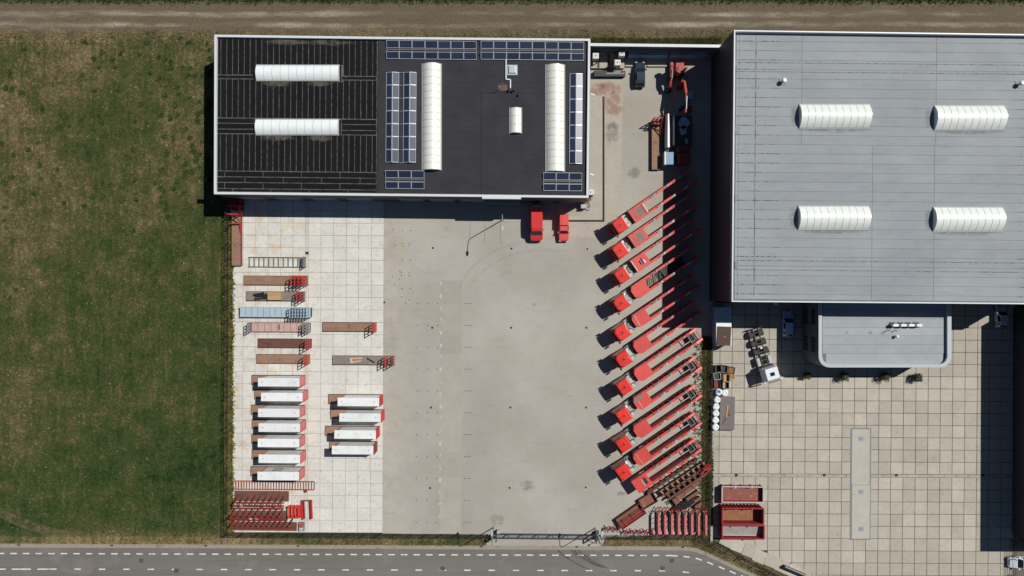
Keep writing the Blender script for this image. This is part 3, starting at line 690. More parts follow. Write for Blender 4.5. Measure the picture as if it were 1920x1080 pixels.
# ---- east hall
ZE, ZER = 11.3, 10.6
hall = thing('industrial_hall', 'large hall with pale grey strip roof and four barrel skylights', 'industrial hall', P(1640, 320))
oute = [(1376.5, 56.3), (2003, 65), (1999, 571), (1372, 566)]
w = B(); wallset(w, [P(*p, ZE) for p in oute][::-1], 0.0, ZE-0.3); w.build('wall', m_wallD, hall)
ring_parapet('parapet', oute, ZER-0.4, ZE, 2.3, m_cap, hall)
deck = B().face([P(*p, ZER-0.01) for p in [(1372.5, 565.5), (1999, 570.5), (2003, 65.5), (1377, 57)]]).build('roof_deck', m_mseam, hall)
def er(x, y): return (x - 0.0085*(y-310), y + 0.0098*(x-1640))
row = [62+17.55*i for i in range(29)]
row = [y for y in row if y < 560] + [563]
def in_roof(q): return q
for i in range(len(row)-1):
    y0, y1 = row[i], row[i+1]
    cols = [1379, 1384.5, 1502, 1754, 1995] if y0 < 262 else [1379, 1384.5, 1636, 1752, 1995]
    for k in range(len(cols)-1):
        g = 0.28; x0, x1 = cols[k]+g, cols[k+1]-g
        B().prism([P(*er(x0, y1-g), ZER), P(*er(x1, y1-g), ZER), P(*er(x1, y0+g), ZER), P(*er(x0, y0+g), ZER)], ZER-0.015, ZER+0.012, bottom=False).build('roof_sheet', m_memb, deck)
for i, y0 in enumerate(row[1:-1]):
    ln = random.uniform(76, 84); s_ = random.uniform(0.55, 0.95)
    for xa, xb in ((1380, 1380+ln), (1911+random.uniform(-4, 4), 1990)):
        B().prism([P(*er(xa, y0+s_), ZER), P(*er(xb, y0+s_), ZER), P(*er(xb, y0-s_), ZER), P(*er(xa, y0-s_), ZER)], ZER, ZER+0.018, bottom=False).build('seam_strip', m_tape, deck)
for y0 in (119.5, 136.5, 490.5, 508):
    B().prism([P(*er(1378, y0+0.8), ZER), P(*er(1994, y0+0.8), ZER), P(*er(1994, y0-0.6), ZER), P(*er(1378, y0-0.6), ZER)], ZER, ZER+0.02, bottom=False).build('seam_strip', m_tape, deck)
B().prism([P(*er(1414.8, 558), ZER), P(*er(1416.6, 558), ZER), P(*er(1416.6, 66), ZER), P(*er(1414.8, 66), ZER)], ZER, ZER+0.021, bottom=False).build('seam_strip', m_tape, deck)
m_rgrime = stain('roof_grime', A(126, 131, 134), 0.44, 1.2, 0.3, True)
for x0, y0, x1, y1 in ((1498, 197, 1630, 239.5), (1751, 199.5, 1882, 243), (1496, 387.5, 1628.5, 429.5), (1749, 389.5, 1879, 432.5)):
    vault(hall, x0, y0, x1, y1, ZER, 0.78, 'x', 10, m_vaultg)
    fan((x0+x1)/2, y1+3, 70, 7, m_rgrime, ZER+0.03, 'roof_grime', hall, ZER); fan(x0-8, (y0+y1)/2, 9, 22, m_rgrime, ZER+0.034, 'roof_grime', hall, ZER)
for px, py in ((1467, 153.5), (1909.5, 158.5)):
    p = P(px, py, ZER)
    v = B().box(p.x-0.5, p.x+0.5, p.y-0.5, p.y+0.5, ZER, ZER+0.08).build('vent_plinth', m_grey, hall)
    B().cyl((p.x, p.y, ZER+0.08), (p.x, p.y, ZER+0.75), 0.2, 12).cyl((p.x, p.y, ZER+0.75), (p.x, p.y, ZER+0.95), 0.36, 14, r2=0.25).build('vent_cowl', m_white, v)
for py in (120, 245, 372, 497):
    p = P(1379.5, py, ZER); B().box(p.x-0.15, p.x+0.15, p.y-0.5, p.y+0.5, ZER+0.01, ZER+0.12).build('roof_outlet', m_grey, hall)
# south facade of the hall: doors seen obliquely
def hwall(px0, px1, z0, z1, name, m, dy=0.06):
    a, c = P(px0, 566+(px0-1372)*0.008, ZE), P(px1, 566+(px1-1372)*0.008, ZE)
    return B().hexa([(a.x, a.y-dy, z0), (c.x, c.y-dy, z0), (c.x, c.y+0.02, z0), (a.x, a.y+0.02, z0)], [(a.x, a.y-dy, z1), (c.x, c.y-dy, z1), (c.x, c.y+0.02, z1), (a.x, a.y+0.02, z1)]).build(name, m, hall)
for x0 in (1385, 1440, 1840): hwall(x0, x0+42, 0.05, 4.5, 'roller_door', m_gdoor)
p = P(1455, 569.5, 4.9); B().bar((p.x, p.y+0.3, 4.9), (p.x, p.y-0.2, 4.9), 0.5, 0.12).build('wall_lamp', m_white, hall)

# ---- office annex with rounded corners
ZA, ZAR = 6.1, 5.65
an = thing('office_annex', 'low office annex with pale flat roof and rounded corners below the hall', 'office', P(1650, 625))
def rounded(x0, y0, x1, y1, r, z, n=7):
    pts = [P(x0, y0, z)]
    for k in range(n+1):
        t_ = math.pi/2*k/n; pts.append(P(x0+r-r*math.cos(t_), y1-r+r*math.sin(t_), z))
    for k in range(n+1):
        t_ = math.pi/2*k/n; pts.append(P(x1-r+r*math.sin(t_), y1-r+r*math.cos(t_), z))
    pts.append(P(x1, y0, z)); return pts
yt = 566.6
o_ = rounded(1535, yt, 1784, 689, 21, ZA); i_ = rounded(1541.5, yt, 1776.5, 683, 16, ZA)
i2 = rounded(1541, yt, 1777, 683.5, 16.5, ZAR)
w = B(); n = len(o_)
for k in range(n-1): w.face([(o_[k].x, o_[k].y, 0), (o_[k+1].x, o_[k+1].y, 0), (o_[k+1].x, o_[k+1].y, ZA-0.25), (o_[k].x, o_[k].y, ZA-0.25)])
w.build('wall', m_wallM, an)
pp = B()
for k in range(n-1):
    q = [o_[k], o_[k+1], i_[k+1], i_[k]]
    pp.hexa([(v.x, v.y, ZA-0.55) for v in q], [(v.x, v.y, ZA) for v in q])
pp.build('parapet', mat('annex_cap', A(190, 196, 200), 0.04, 2, 0.5), an)
m_asheet = concrete('annex_membrane', A(174, 180, 184), A(150, 154, 156), None, 0.05, 0.3)
rdk = B().prism(i2, ZAR-0.2, ZAR-0.03).build('roof_deck', m_mseam, an)
ry = [566, 580, 598, 614.5, 629.5, 646, 663, 683]
for a, c in zip(ry, ry[1:]):
    xl, xr = (1542.5, 1775.5) if c < 660 else ((1543, 1775) if c < 670 else (1549, 1768))
    B().prism([P(xl, c-0.25, ZAR), P(xr, c-0.25, ZAR), P(xr, a+0.25, ZAR), P(xl, a+0.25, ZAR)], ZAR-0.05, ZAR, bottom=False).build('roof_sheet', m_asheet, rdk)
for px, py, rx, ry_ in ((1588, 624, 5, 4), (1632, 624, 5, 4), (1655, 625, 5, 4)):
    fan(px, py, rx, ry_, m_oil, ZAR+0.006, 'roof_stain', an, ZAR)
for i, px in enumerate((1673.5, 1688.5, 1703, 1717.5)):
    p = P(px, 609.3, ZAR)
    u = B().box(p.x-0.42, p.x+0.42, p.y-0.2, p.y+0.2, ZAR+0.15, ZAR+0.95).build('air_conditioner', m_white, an, bevel=0.03)
    B().box(p.x-0.5, p.x+0.5, p.y+0.25, p.y+0.33, ZAR, ZAR+0.15).box(p.x-0.5, p.x+0.5, p.y-0.33, p.y-0.25, ZAR, ZAR+0.15).build('foot', m_black, u)
    B().bar((p.x-0.35, p.y+0.2, ZAR+0.3), (p.x-0.35, p.y+0.45, ZAR+0.1), 0.07, 0.07).bar((p.x+0.1, p.y+0.2, ZAR+0.3), (p.x+0.1, p.y+0.45, ZAR+0.1), 0.07, 0.07).build('refrigerant_pipe', m_black, u)
for px, py, h, r in ((1679, 630.5, 0.55, 0.26), (1677, 620, 0.6, 0.08), (1664, 619, 0.7, 0.08)):
    p = P(px, py, ZAR); B().cyl((p.x, p.y, ZAR), (p.x, p.y, ZAR+h), r*0.7, 10).cyl((p.x, p.y, ZAR+h), (p.x, p.y, ZAR+h+0.12), r, 12, r2=r*0.6).build('vent_cowl', m_white if r > 0.1 else m_black, an)
xw0 = P(1535, 600, ZA).x
for zc in (1.6, 4.3):
    for pya, pyb in ((578, 606), (628, 655)):
        ya, yb = P(0, pya).y, P(0, pyb).y
        wn_ = B().box(xw0-0.04, xw0+0.03, yb, ya, zc-0.65, zc+0.65).build('window', m_glass, an)
        fr = B()
        for k in range(6):
            yy = yb+(ya-yb)*k/5; fr.box(xw0-0.07, xw0, yy-0.03, yy+0.03, zc-0.68, zc+0.68)
        for zz in (zc-0.68, zc, zc+0.68): fr.box(xw0-0.065, xw0, yb, ya, zz-0.03, zz+0.03)
        fr.build('frame', m_wallM, wn_)

# ---- neighbour to the east: only its dark flank reaches the picture
nb = thing('dark_shed', 'black clad shed flank at the far right picture edge beside the slab yard', 'shed', P(2000, 780))
q = [P(1897, 999), P(2160, 999), P(2160, 500), P(1916, 500), P(1913, 577), P(1899, 577)]  # north end drawn out of view so its shade closes a sunlit gap
B().prism(q, 0, 7.4).build('wall', m_wallD, nb)
B().prism([v*1.0 for v in q], 7.42, 7.7).build('roof', m_felt, nb)

# ---- north yard wall with white coping
yw_ = thing('yard_wall', 'dark boundary wall with white coping between warehouse and hall', 'wall', P(1225, 98))
a, c = P(1106, 81.5, 4.0), P(1352, 84.5, 4.0)
B().hexa([(a.x, a.y-0.3, 0), (c.x, c.y-0.3, 0), (c.x, c.y, 0), (a.x, a.y, 0)], [(a.x, a.y-0.3, 3.9), (c.x, c.y-0.3, 3.9), (c.x, c.y, 3.9), (a.x, a.y, 3.9)]).build('wall_panel', m_wallM, yw_)
B().hexa([(a.x, a.y-0.38, 3.9), (c.x, c.y-0.38, 3.9), (c.x, c.y+0.06, 3.9), (a.x, a.y+0.06, 3.9)], [(a.x, a.y-0.38, 4.0), (c.x, c.y-0.38, 4.0), (c.x, c.y+0.06, 4.0), (a.x, a.y+0.06, 4.0)]).build('coping', m_cap, yw_)
B().bar((a.x, a.y-0.42, 2.5), (c.x, c.y-0.42, 2.5), 0.12, 0.18).build('rail', m_galv, yw_)
for px in (1182, 1263): 
    p = P(px, 83, 3.5); B().box(p.x-0.12, p.x+0.12, p.y-0.45, p.y-0.31, 0, 3.8).build('post', m_black, yw_)
# ------------------------------------------------------------------ trucks and inloader trailers
AX = R(34.3)
def wheel_mesh(r, wd_): 
    def f():
        b = B(); b.cyl((0, -wd_/2, 0), (0, wd_/2, 0), r, 18, 0); b.cyl((0, -wd_/2-0.01, 0), (0, wd_/2+0.01, 0), r*0.55, 12, 1); return b.data('wheel', [m_tyre, m_grey])
    return cached(('wheel', r, wd_), f)
def wheels(parent, spots, r=0.5, wd_=0.32):
    for x, y in spots: place(wheel_mesh(r, wd_), 'wheel', parent, (x, y, r))

def cab_meshes(kind):
    out = {}
    b = B(); hw = 1.13
    if kind == 'flat':
        b.hexa([(-1.12,-hw,0.7),(1.0,-hw,0.7),(1.0,hw,0.7),(-1.12,hw,0.7)], [(-1.2,-hw,1.9),(1.0,-hw,1.9),(1.0,hw,1.9),(-1.2,hw,1.9)])
        b.hexa([(-1.2,-hw,1.9),(1.0,-hw,1.9),(1.0,hw,1.9),(-1.2,hw,1.9)], [(-0.98,-hw+0.07,3.4),(1.0,-hw+0.05,3.4),(1.0,hw-0.05,3.4),(-0.98,hw-0.07,3.4)])
        b.hexa([(-0.98,-hw+0.07,3.4),(1.0,-hw+0.05,3.4),(1.0,hw-0.05,3.4),(-0.98,hw-0.07,3.4)], [(-0.86,-hw+0.16,3.5),(0.94,-hw+0.14,3.5),(0.94,hw-0.14,3.5),(-0.86,hw-0.16,3.5)])
    else:
        prof = lambda s_: [(-1.18*s_, -0.55*hw), (-0.95*s_, -0.85*hw), (-0.62*s_, -hw), (1.2, -hw), (1.02, -0.6*hw), (0.92, 0), (1.02, 0.6*hw), (1.2, hw), (-0.62*s_, hw), (-0.95*s_, 0.85*hw), (-1.18*s_, 0.55*hw)]
        b.prism([(-1.2,-0.6),(-0.9,-hw),(1.0,-hw),(1.0,hw),(-0.9,hw),(-1.2,0.6)], 0.7, 1.9)
        b.prism([(-1.15,-0.6),(-0.85,-hw),(1.0,-hw),(1.0,hw),(-0.85,hw),(-1.15,0.6)], 1.9, 3.0)
        b.prism([(x*0.97, y*0.97) for x, y in prof(0.95)], 3.0, 3.45); b.prism([(x*0.9, y*0.9) for x, y in prof(0.9)], 3.45, 3.55)
    out['cab'] = b.data('cab', m_cab)
    h = B(); h.box(-0.42, 0.35, -0.36, 0.36, 3.49, 3.56 if kind == 'flat' else 3.6, 0, 0.05, 0.05); out['roof_hatch'] = h.data('roof_hatch', m_cab)
    z0 = 3.555 if kind == 'flat' else 3.595
    c = B(); c.cyl((0.02, 0, z0), (0.02, 0, z0+0.1), 0.14, 12); out['beacon'] = c.data('beacon', m_black)
    w = B(); w.hexa([(-1.235,-0.98,2.0),(-1.18,-0.98,2.0),(-1.18,0.98,2.0),(-1.235,0.98,2.0)], [(-1.07,-0.9,3.05),(-1.01,-0.9,3.05),(-1.01,0.9,3.05),(-1.07,0.9,3.05)]); out['windscreen'] = w.data('windscreen', m_glass)
    v = B()
    n = 6
    for k in range(n):
        y0, y1 = -1.0+2.0*k/n, -1.0+2.0*(k+1)/n; bow = lambda y: -1.42 + 0.14*y*y if kind != 'flat' else -1.34 + 0.05*y*y
        v.hexa([(bow(y0), y0, 3.0), (-1.0, y0, 3.1), (-1.0, y1, 3.1), (bow(y1), y1, 3.0)][::1], [(bow(y0), y0, 3.06), (-0.98, y0, 3.2), (-0.98, y1, 3.2), (bow(y1), y1, 3.06)])
    out['sun_visor'] = v.data('sun_visor', m_black)
    for nm, s_ in (('mirror', 1), ('mirror_', -1)):
        q = B(); q.bar((-0.9, s_*1.08, 2.95), (-1.2, s_*1.25, 2.9), 0.08, 0.06); q.box(-1.3, -1.1, s_*1.26-0.11, s_*1.26+0.11, 2.1, 2.95); out[nm] = q.data('mirror', m_black)
    q = B()
    for s_ in (1, -1): q.box(-0.85, 0.1, s_*1.125-0.01, s_*1.125+0.01, 2.05, 2.85)
    out['side_window'] = q.data('side_window', m_glass)
    q = B(); q.box(-1.36, -1.15, -1.15, 1.15, 0.4, 0.95); out['bumper'] = q.data('bumper', m_cab)
    q = B()
    for s_ in (1, -1): q.box(-1.38, -1.3, s_*0.85-0.2, s_*0.85+0.2, 0.72, 0.92)
    out['headlight'] = q.data('headlight', m_light)
    q = B()
    for i, y in enumerate((-0.85, 0, 0.85)): q.box(-0.7, -0.58, y-0.06, y+0.06, 3.5, 3.58)
    out['roof_lamp'] = q.data('roof_lamp', m_black)
    q = B(); q.box(-0.9, 4.6, -0.45, -0.33, 0.75, 1.0); q.box(-0.9, 4.6, 0.33, 0.45, 0.75, 1.0)
    for x in (0.5, 1.6, 2.7, 3.8, 4.5): q.box(x, x+0.12, -0.33, 0.33, 0.78, 0.98)
    q.box(2.3, 3.3, -0.5, 0.5, 1.0, 1.18)
    out['chassis'] = q.data('chassis', m_black)
    return out
def tractor(px, py, kind, label, var):
    p = P(px, py, 3.5); o = thing('tractor_unit', label, 'truck', (p.x, p.y, 0), AX+R(0.9*math.sin(var*2.1)), 'red tractor units in the diagonal row')
    ms = cached(('cab', kind), lambda: cab_meshes(kind))
    cb_ = None
    for k, me in ms.items():
        nm = 'mirror' if k.startswith('mirror') else k
        q = place(me, nm, cb_ if (cb_ is not None and k in ('roof_hatch', 'beacon', 'windscreen', 'sun_visor', 'side_window', 'headlight', 'roof_lamp') or 'mirror' in k) else o)
        if k == 'cab':
            cb_ = q; bv = q.modifiers.new('bevel', 'BEVEL'); bv.width = 0.07; bv.segments = 2; bv.limit_method = 'ANGLE'
    r = random.Random(var*13+5)
    def eq(name, x0, x1, y0, y1, z0, z1, m): B().box(x0, x1, y0, y1, z0, z1).build(name, m, o, world=False, bevel=0.03)
    eq('catwalk', 1.14, 1.72, -0.42, 0.52, 1.15, 1.9+0.2*r.random(), m_plast)
    eq('catwalk', 1.12, 1.6, -1.05, -0.46, 1.15, 2.3+0.2*r.random(), m_plast)
    eq('air_tank', 1.75, 2.0, -0.95, -0.3, 1.1, 1.5, m_galv)
    eq('exhaust_stack', 1.06, 1.34, 0.62, 1.06, 1.0, 2.8, m_white if var % 2 else m_plast)
    if var % 3 != 1: eq('exhaust_stack', 1.36, 1.66, 0.72, 1.0, 1.0, 2.5, m_plast)
    for x in (1.3, 1.5, 1.9): B().bar((x, -0.6, 1.95), (x+0.12, 0.6, 1.98), 0.05, 0.05).build('hose', m_black, o, world=False)
    eq('fuel_tank', 1.1, 2.2, 0.55, 1.1, 0.5, 1.05, m_galv); eq('battery_box', 1.1, 2.0, -1.1, -0.55, 0.5, 1.0, m_black)
    wheels(o, [(-0.25, 0.98), (-0.25, -0.98), (3.3, 0.95), (3.3, -0.95), (3.3, 0.6), (3.3, -0.6)])
    return o

def trailer_base(style, rear):
    ms = []
    b = B(); L = 12.1; HW = 1.13; zt = 2.15
    fr = [(0, HW), (0, -HW)] if style == 'square' else [(0.0, HW-0.5), (0.0, -HW+0.5)]
    pts = [(0, -HW), (2.65, -HW), (2.65, HW), (0, HW)] if style == 'square' else [(0.0, -HW+0.62), (0.5, -HW), (2.65, -HW), (2.65, HW), (0.5, HW), (0.0, HW-0.62)]
    b.prism(pts, 1.15, zt); ms.append(('gooseneck', b.data('gooseneck', m_red)))
    for s_ in (1, -1):
        w = B(); y0, y1 = (HW-0.37, HW) if s_ > 0 else (-HW, -HW+0.37)
        w.box(2.67, L-1.2, y0, y1, 1.85, zt-0.02)                     # top rail
        w.hexa([(L-1.2, y0, 1.5), (L, y0, 1.5), (L, y1, 1.5), (L-1.2, y1, 1.5)], [(L-1.2, y0, zt-0.02), (L, y0, zt-0.25), (L, y1, zt-0.25), (L-1.2, y1, zt-0.02)])
        yi = (HW-0.28, HW-0.22) if s_ > 0 else (-HW+0.22, -HW+0.28)
        w.box(2.67, L-0.2, yi[0], yi[1], 0.45, 1.85)                  # web
        w.box(2.67, L-0.1, y0+0.03, y1-0.03, 0.35, 0.6)                # lower chord
        for k in range(9):
            x = 3.2+k*1.05; w.box(x, x+0.1, y0+0.02, y1-0.02, 0.6, 1.85)
        ms.append(('side_beam', w.data('side_beam', m_red)))
        d = B()
        for k, x in enumerate((3.9, 5.1, 6.9, 8.3, 9.9)): d.box(x, x+0.42, y0+0.09, y1-0.13, zt-0.03, zt-0.008)
        ms.append(('recess_shade', d.data('recess_shade', m_black)))  # black plates paint the shade of recesses onto the rail top
    if rear:
        r_ = B(); r_.box(L-0.18, L, -HW+0.3, HW-0.3, 1.55, 1.75)
        ms.append(('rear_beam', r_.data('rear_beam', m_red)))
        r_ = B(); r_.box(L-1.65, L-0.45, -0.55, 0.7, 0.9, 1.05)
        ms.append(('rear_gate', r_.data('rear_gate', m_black)))
        r_ = B(); r_.box(L-1.75, L-1.66, -0.7, 0.75, 1.75, 1.85); r_.box(L-0.9, L-0.82, -0.45, 0.75, 1.85, 1.95); r_.box(L-0.5, L-0.42, -0.6, 0.75, 1.85, 1.95); r_.box(L-1.7, L-0.85, -0.52, -0.42, 1.75, 1.85)
        ms.append(('locking_bar', r_.data('locking_bar', m_galv)))
    else:
        r_ = B(); r_.box(L-0.1, L, -HW+0.3, HW-0.3, 1.65, 1.75); ms.append(('rear_beam', r_.data('rear_beam', m_red)))
    return ms
def clamp_mesh(v):
    def f():
        b = B(); b.bar((0, 0, 2.22), (0.55, -0.1, 2.28), 0.09, 0.08); b.bar((0.5, -0.12, 2.25), (0.75, 0.14, 2.25), 0.16, 0.1); b.box(0.62, 0.92, -0.13, 0.05, 2.14, 2.28); b.bar((0.25, 0.05, 2.2), (0.7, 0.18, 2.2), 0.06, 0.05)
        return b.data('load_clamp', m_galv if v else m_plast)
    return cached(('clamp', v), f)
def trailer(px, py, style, label, rear=False, extra='', clamps=(2.7+1.6, 2.7+4.0, 2.7+6.6), off=2.45, var=0):
    p = P(px, py, 3.5); d = Vector((math.cos(AX), math.sin(AX), 0)); q = p + d*off
    o = thing('inloader_trailer', label, 'trailer', (q.x, q.y, 0), AX, 'red inloader trailers in the diagonal row')
    for nm, me in cached(('trailer', style, rear), lambda: trailer_base(style, rear)): place(me, nm, o)
    r = random.Random(var+3)
    for s_ in (1, -1):
        for x in clamps: 
            c = place(clamp_mesh(s_ > 0), 'load_clamp', o, (x+r.uniform(-0.25, 0.25), s_*0.95, 0))
    wheels(o, [(x, s_*0.98) for x in (7.2, 8.5, 9.8) for s_ in (1, -1)], 0.42, 0.24)
    T_ = 2.152
    def add(name, x0, x1, y0, y1, z0, z1, m): B().box(x0, x1, y0, y1, z0, z1).build(name, m, o, world=False)
    if extra in ('slots', 'slots2'):
        add('step_grating', 0.45, 0.8, -0.62, 0.62, T_-0.03, T_+0.012, m_gwood); add('step_grating', 1.15, 2.05, -0.72, 0.72, T_-0.03, T_+0.012, m_gwood)
    if extra == 'slots': add('cross_bar', 2.45, 2.6, -0.8, 0.8, T_+0.02, T_+0.12, m_ibc); add('cross_bar', 2.2, 2.28, -0.8, 0.8, T_+0.01, T_+0.08, m_pink)
    if extra == 'strip': add('front_strip', 0.08, 0.22, -1.0, 1.0, T_, T_+0.12, m_ibc); add('front_strip', 0.3, 0.36, -1.0, 1.0, T_, T_+0.06, m_pink)
    if extra == 'strip':
        add('tool_box', 1.25, 1.5, -0.4, 0.3, T_, T_+0.18, m_gwood); add('tool_box', 1.75, 2.0, -0.5, 0.1, T_, T_+0.15, m_ibc); B().bar((1.5, -0.5, T_+0.1), (1.7, 0.5, T_+0.1), 0.08, 0.08).build('hose', m_black, o, world=False)
    if extra in ('line', 'line2'): B().bar((0.55 if extra == 'line' else 0.75, -1.0, T_+0.03), (0.72, 0.85, T_+0.03), 0.07, 0.06).build('safety_rail', m_ibc if extra == 'line' else m_plast, o, world=False)
    if extra == 'panel':
        add('grating_panel', 0.28, 1.0, 0.25, 0.95, T_, T_+0.03, m_gwood); add('grating_panel', 1.05, 1.9, 0.42, 0.95, T_, T_+0.03, m_gwood); B().bar((0.75, -0.9, T_+0.03), (0.75, 0.2, T_+0.03), 0.06, 0.06).build('safety_rail', m_ibc, o, world=False)
    if extra == 'slotbars':
        add('step_well', 1.75, 2.2, -0.55, 0.55, T_-0.02, T_+0.01, m_black); add('cross_bar', 1.45, 1.55, -0.6, 0.6, T_, T_+0.08, m_ibc); add('cross_bar', 1.62, 1.7, -0.6, 0.6, T_, T_+0.07, m_gwood)
    for k in range(7):
        x, y = r.uniform(0.2, 2.5), r.choice((-1.02, 1.02, -0.98, 0.98)); add('bolt_cover', x, x+0.09, y-0.04, y+0.04, T_-0.005, T_+0.03, m_dred)
    if extra == 'load':
        pl_ = thing('pallet_stack', 'timber pallet load, shaded part coloured black, standing inside the fourth red inloader trailer', 'pallets', (q.x, q.y, 0), AX)
        for i, x in enumerate((2.9, 3.9, 4.9, 5.9, 6.9, 7.9, 8.9)): B().box(x, x+0.94, -0.66, 0.66, 0.3, 0.6 if i < 3 else 0.9).build('crate', m_gwood if i < 2 else m_black, pl_, world=False)  # timber where sunlit, black where shaded: the shade is put into the colour
        for i in range(4): B().bar((3.1+i*1.1, -0.6, 0.96), (3.7+i*1.1, 0.6, 0.96), 0.12, 0.06).build('batten', m_black, pl_, world=False)
    return o
ORD = ['first', 'second', 'third', 'fourth', 'fifth', 'sixth', 'seventh', 'eighth', 'ninth', 'tenth']
TR = [(1163.2, 422, 'flat', 'square', False, 'slots'), (1163.3, 469.5, 'flat', 'square', False, 'slots2'), (1166.7, 516.4, 'flat', 'square', False, 'strip'),
      (1165.4, 568.3, 'round', 'cut', False, 'load'), (1167, 623.3, 'round', 'cut', False, 'line'), (1169.8, 673.6, 'round', 'cut', False, ''),
      (1171.4, 726, 'flat', 'cut', True, ''), (1170, 780, 'flat', 'cut', True, 'panel'), (1170, 833.5, 'flat', 'cut', True, ''), (1169.5, 886, 'flat', 'cut', True, 'line2')]
DESC = {'slots': 'with two gratings and a cream bar', 'slots2': 'with two grey gratings on its deck', 'strip': 'with a cream strip across its square front', 'load': 'carrying crates between its beams', 'line': 'with a long slanted cream rail', 'panel': 'with brown grating panels at one corner', 'line2': 'with a short grey rail on its deck'}
for i, (px, py, ck, st_, rr, ex) in enumerate(TR):
    tractor(px, py, ck, 'red tractor unit with %s cab, %s in the diagonal row' % ('rounded' if ck == 'round' else 'square flat', ORD[i]), i)
    trailer(px, py, st_, 'red inloader trailer %s, %s in row' % (DESC.get(ex, 'with plain chamfered deck'), ORD[i]), rr, ex, var=i)
trailer(1169.5, 936, 'square', 'red inloader trailer without a tractor, last of the diagonal row by the rusty racks', True, 'slotbars', var=11, off=2.45)

# ------------------------------------------------------------------ other vehicles
def loft_car(name, label, cat, px, py, z, rz, L, W, st, paint, glass_top=(), side=(), group=None, extras=()):
    """st: stations (x, half width, z belt, half width roof, z roof) front (x=-L/2) to back; glass_top: indices of spans whose top is glass"""
    p = P(px, py, z); o = thing(name, label, cat, (p.x, p.y, 0), rz, group)
    b = B()
    rings = []
    for x, hw, zb, hr, zr in st: rings.append([(x, -hw, 0.28), (x, -hw, zb), (x, -hr, zr), (x, hr, zr), (x, hw, zb), (x, hw, 0.28)])
    for i in range(len(rings)-1):
        a, c = rings[i], rings[i+1]
        for k in range(5): b.face([a[k], c[k], c[k+1], a[k+1]])
    b.face(rings[0]); b.face(rings[-1][::-1])
    body = b.build('body', paint, o, world=False, bevel=0.05)
    for n_, i in enumerate(glass_top):
        a, c = rings[i], rings[i+1]; up = Vector((0, 0, 0.012))
        q = [Vector(a[2]), Vector(c[2]), Vector(c[3]), Vector(a[3])]; mid = sum(q, Vector())/4
        nrm = (q[1]-q[0]).cross(q[3]-q[0]).normalized(); nrm = nrm if nrm.z > 0 else -nrm
        B().face([tuple(mid+(v-mid)*0.94+nrm*0.015) for v in q]).build('windscreen' if n_ == 0 else 'rear_window', m_glass, o, world=False)
    for i in side:
        a, c = rings[i], rings[i+1]
        for u, v in ((1, 2), (4, 3)):
            q = [Vector(a[u]), Vector(c[u]), Vector(c[v]), Vector(a[v])]; mid = sum(q, Vector())/4
            s_ = Vector((0, 0.012 if u == 4 else -0.012, 0.006))
            B().face([tuple(mid+(w-mid)*0.86+s_) for w in q]).build('side_window', m_glass, o, world=False)
    r = 0.33 if W < 2 else 0.36
    wheels(o, [(-L*0.31, W/2-0.1), (-L*0.31, -W/2+0.1), (L*0.29, W/2-0.1), (L*0.29, -W/2+0.1)], r, 0.22)
    for s_ in (1, -1):
        B().box(-L*0.17-0.1, -L*0.17+0.08, s_*(W/2+0.1)-0.12, s_*(W/2+0.1)+0.12, 0.95, 1.12).build('mirror', paint, o, world=False)
        B().box(-L/2-0.015, -L/2+0.14, s_*W*0.36-0.16, s_*W*0.36+0.16, 0.58, 0.72).build('headlight', m_light, o, world=False)
        B().box(L/2-0.1, L/2+0.015, s_*W*0.4-0.1, s_*W*0.4+0.1, 0.6, 0.9).build('tail_light', m_dred, o, world=False)
    for nm, bx, m in extras: B().box(*bx).build(nm, m, o, world=False)
    return o
def hatch(L, W):
    h = W/2
    return [(-L/2, h*0.80, 0.62, h*0.72, 0.66), (-L*0.46, h*0.95, 0.72, h*0.86, 0.78), (-L*0.22, h, 0.92, h*0.9, 0.98), (-L*0.06, h, 0.95, h*0.76, 1.42), (L*0.25, h, 0.97, h*0.74, 1.45), (L*0.38, h*0.98, 0.97, h*0.72, 1.38), (L*0.47, h*0.92, 0.95, h*0.8, 0.99), (L/2, h*0.85, 0.7, h*0.8, 0.74)]
N = -math.pi/2      # front (-x) towards +y (top of the picture) when rz = -90 deg
loft_car('parked_car', 'dark blue hatchback parked near the north yard wall', 'car', 1201, 138, 1.2, N, 4.0, 1.62, hatch(4.0, 1.62), m_darkcar, (2, 5), (3, 4))
loft_car('parked_car', 'blue hatchback in shade beside the office annex windows', 'car', 1479.5, 608, 1.2, N, 4.2, 1.6, hatch(4.2, 1.6), m_bluec, (2, 5), (3, 4))
loft_car('parked_car', 'silver hatchback in shade by the black shed', 'car', 1881, 594, 1.2, N, 3.6, 1.55, hatch(3.6, 1.55), m_silver, (2, 5), (3, 4))
loft_car('parked_car', 'white car cut off at the lower right picture edge', 'car', 1921, 1057, 1.2, 0.0, 4.2, 1.7, hatch(4.2, 1.7), m_whitecab, (2, 5), (3, 4))
L, W = 5.6, 2.05; h = W/2
